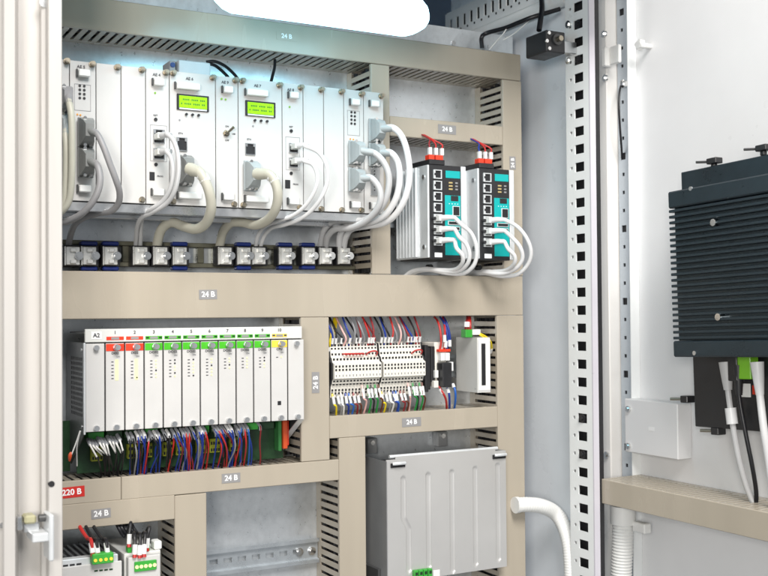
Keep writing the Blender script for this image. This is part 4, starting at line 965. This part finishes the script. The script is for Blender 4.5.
CBm = MB(); CBm.prism([(y+.0004 if y > 0 else y+.004, z_) for y, z_ in PF], lambda a, p, q: (a, p, q), -.0013, .0013)
ENDP = CBm.mesh('end_plate', black_m)
def block(x0, n, lab):
    t = thing('terminal_block', lab, 'terminal block', (x0, 0, tz0), 'ivory terminal blocks')
    link('end_plate', ENDP, t, (x0-.0016, 0, 0)); link('end_plate', ENDP, t, (x0+n*TW+.0016, 0, 0))
    for k in range(n): link('terminal', TERM, t, (x0+(k+.5)*TW, 0, 0))
    return t
xb1 = .6692; xb2 = at(384, 370, 0).x-.001
b1 = block(xb1, 14, 'left block of ivory terminals beside the upright duct'); b2 = block(xb2, 13, 'right block of ivory terminals, nearer the relay')
CB(xb1-.0075, xb1-.0032, .012, .058, tz0+.002, tz1-.004, .001).build('end_stop', black_m, b1)
CB(xb1-.0072, xb1-.0036, .006, .0118, tz1-.012, tz1-.006, .0005).build('end_marker', wink_m, b1)
for k in range(2): CB(xb2+13*TW+.0042+k*.006, xb2+13*TW+.0096+k*.006, .006+k*.004, .058, tz0+.004+k*.003, tz1-.006-k*.004, .001).build('end_stop', black_m, b2)
def jumper(b, x0, ks, arch):
    if arch:
        xa_, xe = x0+ks[0]*TW, x0+ks[1]*TW; zj = tz1-.0180
        MB().tube([(xa_, .010, zj), (xa_+.002, .003, zj+.004), ((xa_+xe)/2, .000, zj+.0055), (xe-.002, .003, zj+.0035), (xe, .010, zj-.001)], .0012, 7).build('jumper', WC['red'], b, True)
    else:
        for k in range(*ks):
            xa_ = x0+(k+.5)*TW; zj = tz1-.0172
            MB().tube([(xa_, .011, zj+.001), (xa_+.001, .0055, zj+.0012), (xa_+TW-.001, .005, zj+.0008), (xa_+TW, .010, zj-.0006)], .0011, 6, 4).build('jumper', WC['red'], b, True)
jumper(b1, xb1, (3, 9), False); jumper(b1, xb1, (10.4, 13.5), True); jumper(b2, xb2, (9.8, 12.8), True)
ncol = {}
def twire(kind, xs, zs_, ys, xe, ze, ye, col, dz, blockname, blk, marker=True, mz=.0095):
    key = (kind, blockname, col); k = ncol.get(key, 0); ncol[key] = k+1
    cname = {'lightblue': 'bright blue', 'maroon': 'dark red'}.get(col, col)
    lab = '%s wire %s the %s, %s of its colour from left' % (cname, kind, blockname, ORD[k])
    t = thing('terminal_wire', lab, 'wire', (xe, ye, ze), 'wires of the terminal blocks')
    P = [Vector((xs, ys, zs_)), Vector((xs+random.uniform(-.001, .001), ys-.006, zs_+dz*.010)), Vector(((xs+xe)/2+random.uniform(-.002, .002), (ys+ye)/2-.010, (zs_+ze)/2)), Vector((xe, ye, ze))]
    MB().tube(P, .0014, 7, 6).build('core_wire', WC[col], t, True)
    if marker:
        p = P[0].lerp(P[1], .3); q = P[1]+(P[2]-P[1])*.10
        MB().tube([p+Vector((0, -.001, 0)), q+Vector((0, -.0003, 0))], .0020, 7, spline=False).build('marker_sleeve', sleeve_m, t, True)
topw1 = [(.4, 'grey'), (3.6, 'pink'), (6.2, 'grey'), (7.1, 'black'), (11.5, 'maroon'), (0, 'blue'), (1, 'black'), (2.6, 'black'), (5, 'blue'), (8, 'maroon'), (9.2, 'grey'), (10.8, 'red'), (12.3, 'maroon')]
topw2 = [(4.4, 'grey'), (5.6, 'pink'), (7.2, 'grey'), (10.2, 'black'), (0, 'black'), (1.1, 'blue'), (2.2, 'black'), (3.2, 'red'), (8.3, 'maroon'), (9.5, 'blue'), (11, 'red'), (12, 'maroon')]
for bn, x0, lst in (('left terminal block', xb1, topw1), ('right terminal block', xb2, topw2)):
    for k, col in sorted(lst):
        x_ = x0+(k+.5)*TW; twire('rising from', x_, tz1-.004, .014, x_-.004+random.uniform(-.008, .006), 1.399, .024+random.uniform(-.008, .012), col, 1, bn, None, marker=col not in ('grey', 'pink'))
botw = [(0, 'yellow', 0), (1.3, 'grey', 0), (2.5, 'white', 0), (3.8, 'blue', 0), (4.8, 'lightblue', 0), (6.2, 'maroon', 0), (7.4, 'brown', 0), (8.4, 'pink', 1), (10, 'green', 1), (11, 'black', 1), (12.2, 'green', 1), (13.2, 'brown', 1)]
for bn, x0, n_ in (('left terminal block', xb1, 14), ('right terminal block', xb2, 13)):
    for k, col, up_ in botw:
        x_ = x0+(k*(n_/14)+.5)*TW
        z_s = tz0+.0075 if not up_ else tz0+.0185
        twire('dropping from', x_, z_s, .0125 if not up_ else .008, x_+.009+random.uniform(-.0015, .0015), 1.2450, .022, col, -1.4 if not up_ else -1.8, bn, None)
yw = [at(334, 318, .03), at(332.5, 328, .02), at(330, 341, .012), at(330.5, 352, .02)]
for k in range(3):
    tag(MB().tube([p+Vector((.0030*k, .001*k, 0)) for p in yw], .0016, 7).build('yellow_wire', WC['yellow'], None, True), 'yellow wire %s from the left beside the left terminal block' % ORD[k], 'wire', 'yellow wires beside the terminal block')

# relay
XRl = at(441, 365, .0).x
rl = thing('relay', 'slim black relay with red top bridge between terminal block and grey module', 'relay', (XRl, 0, 1.28))
zr1 = at(445, 341, 0).z; zr0 = at(441, 390, 0).z
CB(XRl-.004, XRl+.019, .012, .058, zr0+.004, zr1-.002, .0012).build('base', ivory_m, rl)
CB(at(440, 365).x+.001, at(450, 365).x, -.006, .0118, at(445, 387).z, at(445, 362.5).z, .0012).build('relay_body', black_m, rl)
for k in range(2): CB(XRl+.001+k*.0085, XRl+.0085+k*.0085, .001, .0118, at(444, 361).z, at(444, 353).z, .0008).build('clamp_head', white_m, rl)
CB(XRl-.001, XRl+.0195, .003, .0118, at(444, 352).z, at(444, 349.3).z, .0006).build('bridge', cred_m, rl)
CB(XRl-.011, XRl-.0042, .010, .058, zr0+.012, zr1-.008, .001).build('side_carrier', black_m, rl)
CB(XRl-.0075, XRl-.002, .004, .0098, at(437, 378).z, at(437, 370.5).z, .0005).build('side_marker', white_m, rl)
CB(XRl-.010, XRl-.002, .004, .0118, at(436, 388).z, at(436, 381).z, .0006).build('lower_clamp', ivory_m, rl)
CB(at(450.5, 365).x, at(453.5, 365).x, .000, .010, at(452, 371).z, at(452, 362).z, .0005).build('marker', white_m, rl)
CB(at(450.5, 365).x, at(453.5, 365).x, .0104, .05, zr0+.006, zr1-.008, .0005).build('right_carrier', black_m, rl)
def rwire(lab, col, path, sl=None):
    t = thing('relay_wire', lab, 'wire', at(*path[-1]), 'wires of the relay')
    MB().tube([at(*q) for q in path], .0017 if col != 'yellow' else .0011, 8).build('core_wire', WC[col], t, True)
    if sl: a, b = at(*sl[0]), at(*sl[1]); MB().tube([a, b], .0026, 8, spline=False).build('marker_sleeve', sleeve_m, t, True)
rwire('red wire arching into the relay top, left one', 'red', [(434.5, 317, .03), (438, 322, .012), (440.5, 332, .004), (441, 343, .004), (439.5, 351, .006)], None)
rwire('red wire arching into the relay top, right one', 'red', [(443, 317, .03), (444.5, 325, .01), (445, 335, .004), (444.5, 345, .006), (444, 351, .01)], ((444.5, 335, .003), (444.6, 342, .003)))
rwire('blue wire arching into the relay top, left one', 'blue', [(440, 317, .03), (444, 323, .012), (447, 333, .006), (448, 341, .006), (447, 350, .01)], ((446, 341, .003), (445.5, 347.5, .003)))
rwire('blue wire arching into the relay top, right one', 'blue', [(443.5, 317, .03), (446.5, 323, .012), (449.5, 334, .008), (450, 344, .01)], ((449.6, 340, .004), (449.8, 346.5, .004)))
rwire('dark red wire leaving the relay bottom', 'red', [(439, 386, .006), (443, 393, .0), (446, 400, .004), (447, 411, .02)], ((440, 389, .004), (443, 393.5, .001)))
rwire('blue wire leaving the relay bottom, left one', 'blue', [(447, 388, .006), (449, 394, .0), (449.5, 402, .006), (449.5, 411, .02)], ((447.5, 388.5, .003), (448.8, 393, .001)))
rwire('bright blue wire leaving the relay bottom, right one', 'lightblue', [(452.5, 384, .006), (455, 390, -.002), (455.5, 399, .002), (454, 411, .018)], ((452.6, 384, .003), (454, 387.5, .0)))

# grey module
mg = thing('interface_module', 'pale grey boxed module with black front slot beside the right duct', 'module', (.92, 0, 1.275))
mx0 = .9085; myf = -.010; mz0, mz1 = 1.2765, 1.3608
m = MB(); m.prism([(mx0, .05), (mx0, myf+.0005), (mx0+.0005, myf), (mx0+.0235, myf), (mx0+.0270, myf+.006), (mx0+.0270, .05)], lambda a, p, q: (p, q, a), mz0, mz1); m.build('case', mod_m, mg)
m = MB(); m.prism([(myf-.0016, mz0+.004), (myf-.0001, mz0+.001), (myf-.0001, mz1-.001), (myf-.0016, mz1-.004)], lambda a, p, q: (a, p, q), mx0+.001, mx0+.0225); m.build('front', white_m, mg)
CB(mx0+.0062, mx0+.0138, myf-.0021, myf-.0016, mz0+.011, mz1-.009, .0002).build('front_slot', dark_m, mg)
CB(at(464, 334, .005).x, at(471, 334, .005).x, .0, .014, mz1+.0002, at(467, 329.5, .005).z, .0008).build('green_terminal', gterm_m, mg)
CB(at(471.2, 334, .003).x, at(479, 334, .003).x, -.002, .010, mz1+.004, at(475, 329.5, .003).z, .0008).build('white_plug', white_m, mg)
MB().cyl((mx0-.0005, myf+.006, mz0+.006), (1, 0, 0), .0009, .0006, 8).build('case_screw', steel_m, mg)
for k in range(3): rwire('red wire above the grey module, %s from left' % ORD[k], 'red' if k else 'maroon', [(466+k*2.2, 332, .008), (465.5+k*2.4, 326, .004), (467+k*1.6, 319, .012), (467+k*1.5, 314, .03)], ((465.6+k*2.3, 327, .003), (466+k*2.1, 322, .004)) if k < 2 else None)
for k in range(2): rwire('yellow green wire looping off the grey module, %s one' % ('upper', 'lower')[k], 'yellow', [(478, 332.5+k*1.2, .0), (485-k, 336+k*1.5, -.004), (490.5-k*1.5, 341+k, -.002), (492-k*1.5, 348, .006), (491-k, 352, .014)], ((491.3-k, 348.5, .008), (490.5-k, 352.5, .013)) if k == 0 else None)

# ================================================================== RIBBED POWER SUPPLY
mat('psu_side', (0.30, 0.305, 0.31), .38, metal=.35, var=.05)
ps_ = thing('power_supply', 'large silver ribbed power supply hanging at lower right', 'power supply', (.85, -.02, 1.0))
sx0, sx1, sz0, sz1, sy = .7436, .9515, 1.0085, 1.1865, -.02
# front panel with pressed beads: height field
NXg, NZg = 150, 90
beads = [(.7705, sz1-.030, sz0+.016, True), (.8130, sz1-.028, sz0+.018, False), (.8545, sz1-.027, sz0+.006, False), (.8960, sz1-.025, sz0+.012, False), (.9375, sz1-.023, sz0+.014, False)]
def bead(x, z):
    d = 9
    for bx0, za, zb, jog in beads:
        xx = bx0
        if jog:
            zj = sz0+(sz1-sz0)*.47
            s_ = min(1, max(0, (zj+.008-z)/.016)); xx = bx0+.0085*s_
        zz = min(max(z, zb), za)
        d = min(d, math.hypot(x-xx, z-zz))
    r = .0046
    return -.0024*math.sqrt(max(0, 1-(d/r)**2)) if d < r else 0
xsg = sorted(set([sx0+(sx1-sx0)*i/40 for i in range(41)] + [b[0]+k*.0008 for b in beads for k in range(-7, 8)] + [beads[0][0]+.0085+k*.0008 for k in range(-10, 8)]))
xsg = [x_ for x_ in xsg if sx0 <= x_ <= sx1]
zsg = [sz0+(sz1-sz0)*i/NZg for i in range(NZg+1)]
m = MB(); V = [(x_, sy-bead(x_, z_), z_) for z_ in zsg for x_ in xsg]; nX = len(xsg)
m.add(V, [(j*nX+i, j*nX+i+1, (j+1)*nX+i+1, (j+1)*nX+i) for j in range(NZg) for i in range(nX-1)])
fp_ = m.build('front_panel', psu_m, ps_, True)
for po in fp_.data.polygons: pass
MB().box(sx0+.0002, sx1-.0002, sy+.0032, sy+.0039, sz0, sz1).build('panel_backing', psu_m, ps_)
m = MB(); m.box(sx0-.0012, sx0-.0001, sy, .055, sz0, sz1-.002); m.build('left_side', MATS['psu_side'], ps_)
CB(sx1+.0001, sx1+.0012, sy, .055, sz0, sz1, .0002).build('right_side', psu_m, ps_)
CB(sx0+.0002, sx1-.0002, sy+.004, .055, sz1-.012, sz1-.010, .0003).build('inner_top', black_m, ps_)
m = MB(); m.tube([(sx0+.006, sy+.004, sz1+.004), (sx1-.012, sy+.004, sz1+.004)], .0026, 8, spline=False); m.build('top_rim', alu_m, ps_, True)
CB(sx0+.014, sx1-.018, sy+.0003, sy+.0008, sz1-.0006, sz1+.004, .0001).build('top_lip', psu_m, ps_)
for x_ in (sx0+.0055, sx1-.024):
    CB(x_, x_+.024, sy-.0022, sy-.0005, sz1-.0115, sz1-.0050, .0003).build('clip_gap', dark_m, ps_)
    m = MB(); m.tube([(x_+.002, sy-.0036, sz1-.0056), (x_+.012, sy-.0060, sz1-.0052), (x_+.023, sy-.0036, sz1-.0056)], .0024, 8, 5); m.build('clip', alu_m, ps_, True)
for k in range(4):
    x_ = at(412+k*4.6, 570, sy).x; zz = at(412, 574, sy).z
    CB(x_, x_+.0066, sy-.008, sy-.0003, zz-.012, zz+.006-k*0, .0006).build('output_terminal', gterm_m, ps_)
    CB(x_+.0012, x_+.0054, sy-.0085, sy-.0080, zz-.001, zz+.0035, .0002).build('terminal_opening', pcb_m, ps_)
CB(at(433, 572, sy).x, at(439.5, 572, sy).x, sy-.0012, sy-.0002, at(436, 590, sy).z, at(436, 570, sy).z, .0002).build('rating_label', white_m, ps_)
CB(sx0-.006, sx0-.0014, sy+.018, .05, sz0-.002, sz0+.018, .0008).build('left_foot', sidegrey_m, ps_)
for u, v in ((373.5, 445), (444, 438)):
    p = at(u, v, .06); 
    t = thing('hook_bracket', 'small dark steel hook above the ribbed power supply, %s one' % ('left' if u < 400 else 'right'), 'bracket', p, 'steel hooks above the power supply')
    CB(p.x-.009, p.x+.009, .064, .0795, p.z-.014, p.z+.010, .0012).build('bracket_body', MATS['psu_side'], t)
    MB().cyl((p.x, .0638, p.z+.003), (0, -1, 0), .0038, .003, 12).build('bracket_screw', chrome_m, t, True)

# ================================================================== SMALL POWER UNITS, LOWER LEFT
YU = -.05
u1 = thing('small_power_unit', 'grey power unit with slotted black top at bottom left corner', 'power supply', (.3, YU, 1.0))
x1a, x1b = .235, at(122, 562, YU).x; zt1 = at(92, 560.5, YU).z; 
CB(x1a, x1b, YU, YU+.003, .96, zt1-.0045, .0008).build('front', card_m, u1)
CB(x1a, x1b-.004, YU+.0035, YU+.018, .96, zt1+.0035, .0008).build('top_strip', alu_m, u1)
CB(x1a, x1b, YU+.0185, .062, .96, zt1-.002, .0008).build('case', black_m, u1)
for k in range(13):
    xx = x1a+.02+k*.0082
    if xx < x1b-.004: CB(xx, xx+.0032, YU+.030, .055, zt1-.0018, zt1+.0004, .0004).build('vent_bar', steel_m, u1)
xg0, xg1 = at(91.5, 557, YU-.004).x, at(112.5, 557, YU-.004).x; zg = at(101, 563, YU-.004).z
def gconn(par, x0, x1, y0, z0, z1, n, front=True):
    g = CB(x0, x1, y0, y0+.014, z0, z1, .0008).build('green_terminal', gterm_m, par); wd = (x1-x0)/n
    for k in range(n):
        MB().cyl((x0+(k+.5)*wd, y0-.0002, z0+(z1-z0)*.42), (0, -1, 0), wd*.32, .0008, 12).build('terminal_screw', cyel_m, g, True)
    return g
gconn(u1, xg0, xg1, YU-.010, zg, zg+.0125, 4)
for k in range(4):
    p = at(96+k*5, 570.8-k*.5, YU); CB(p.x-.0022, p.x+.0022, YU-.0006, YU-.0001, p.z-.001, p.z+.001, .0002).build('green_print', pcb_m, u1)
m = MB()
for k in range(6): m.box(x1a+.02+k*.008, x1a+.026+k*.008, YU+.0030, YU+.00345, zt1-.0042, zt1-.0022)
m.build('vent_slots', dark_m, u1)
for k, u in enumerate((92.5, 97.8, 107.5)):
    lab = ('red', 'black', 'black')[k]
    ux = (80, 86, 94)[k]
    t = thing('supply_wire', '%s wire into the green terminal of the bottom left power unit, %s from left' % (lab, ORD[k]), 'wire', at(u, 550, YU), 'wires of the small power units')
    a = at(u, 552, YU-.002)
    MB().tube([a, a+Vector((-.001, .004, .014)), at((u+ux)/2+1, 538, YU+.03), at(ux, 527, .0), at(ux-4, 515, .03)], .0024, 8).build('core_wire', WC[lab], t, True)
    MB().tube([a+Vector((0, -.0006, -.001)), a+Vector((-.001, .003, .011))], .0031, 8, spline=False).build('marker_sleeve', sleeve_m, t, True)
    MB().tube([a+Vector((0, -.001, -.005)), a+Vector((0, -.0005, -.0008))], .0026, 8, spline=False).build('ferrule', WC['red'], t, True)
u2 = thing('white_power_unit', 'narrow white unit with green screw terminals beside the lower left duct', 'power supply', (.385, YU, 1.0))
x2a, x2b = at(128.5, 560, YU).x, at(160.5, 560, YU).x; zt2 = at(145, 556, YU).z
CB(x2a, x2b, YU, YU+.012, .96, zt2, .001).build('front', card_m, u2)
CB(x2a-.002, x2b+.004, YU+.0125, .062, .96, zt2+.0028, .001).build('case', mod_m, u2)
m = MB()
for k in range(8): m.box(x2b+.0041, x2b+.0046, YU+.018, YU+.026, zt2-.006-k*.006, zt2-.003-k*.006)
m.build('side_vents', dark_m, u2)
g0, g1 = at(134, 565, YU).x, at(156, 565, YU).x; zg0 = at(145, 570.5, YU).z; zg1 = at(145, 560.5, YU).z
m = CB(g0, g1, YU-.003, YU-.0001, zg0, zg1, .0006); gp = m.build('green_terminal', gterm_m, u2)
for k in range(5): MB().cyl((g0+(k+.5)*(g1-g0)/5, YU-.0031, (zg0+zg1)/2), (0, -1, 0), .0024, .0007, 10).build('terminal_screw', ledy_m, gp, True)
CB(g0-.004, g0+.001, YU+.013, YU+.024, zt2+.003, zt2+.010, .0006).build('green_stub', gterm_m, u2); CB(g1-.010, g1-.004, YU+.013, YU+.024, zt2+.003, zt2+.011, .0006).build('green_stub', gterm_m, u2)
CB(x2b-.004, x2b+.006, YU+.013, YU+.030, zt2+.003, zt2+.014, .0015).build('white_stub', white_m, u2)
for k, (u, v, ue) in enumerate(((134.5, 551.5, 121), (139.5, 552, 125), (144, 551, 128), (129, 541, 118), (147, 545, 133))):
    t = thing('supply_wire', 'black wire with red ferrule on the narrow white unit, %s from the left' % ORD[[1, 2, 3, 0, 4][k]], 'wire', at(u, v, YU), 'wires of the small power units')
    a = at(u, v+2, YU-.001 if k < 3 else YU+.015)
    MB().tube([a, a+Vector((.001, .001, .012)), a+Vector((.0015+.001*k, .008, .024)), at((u+ue)/2+2, 537, .0), at(ue, 527, .005), at(ue-4, 516, .03)], .0022, 8).build('core_wire', WC['black'], t, True)
    MB().tube([a+Vector((0, -.0006, -.001)), a+Vector((.001, .0008, .011))], .0030, 8, spline=False).build('marker_sleeve', sleeve_m, t, True)
    MB().tube([a+Vector((0, -.001, -.005)), a+Vector((0, -.0005, -.0008))], .0027, 8, spline=False).build('ferrule', WC['red'], t, True)
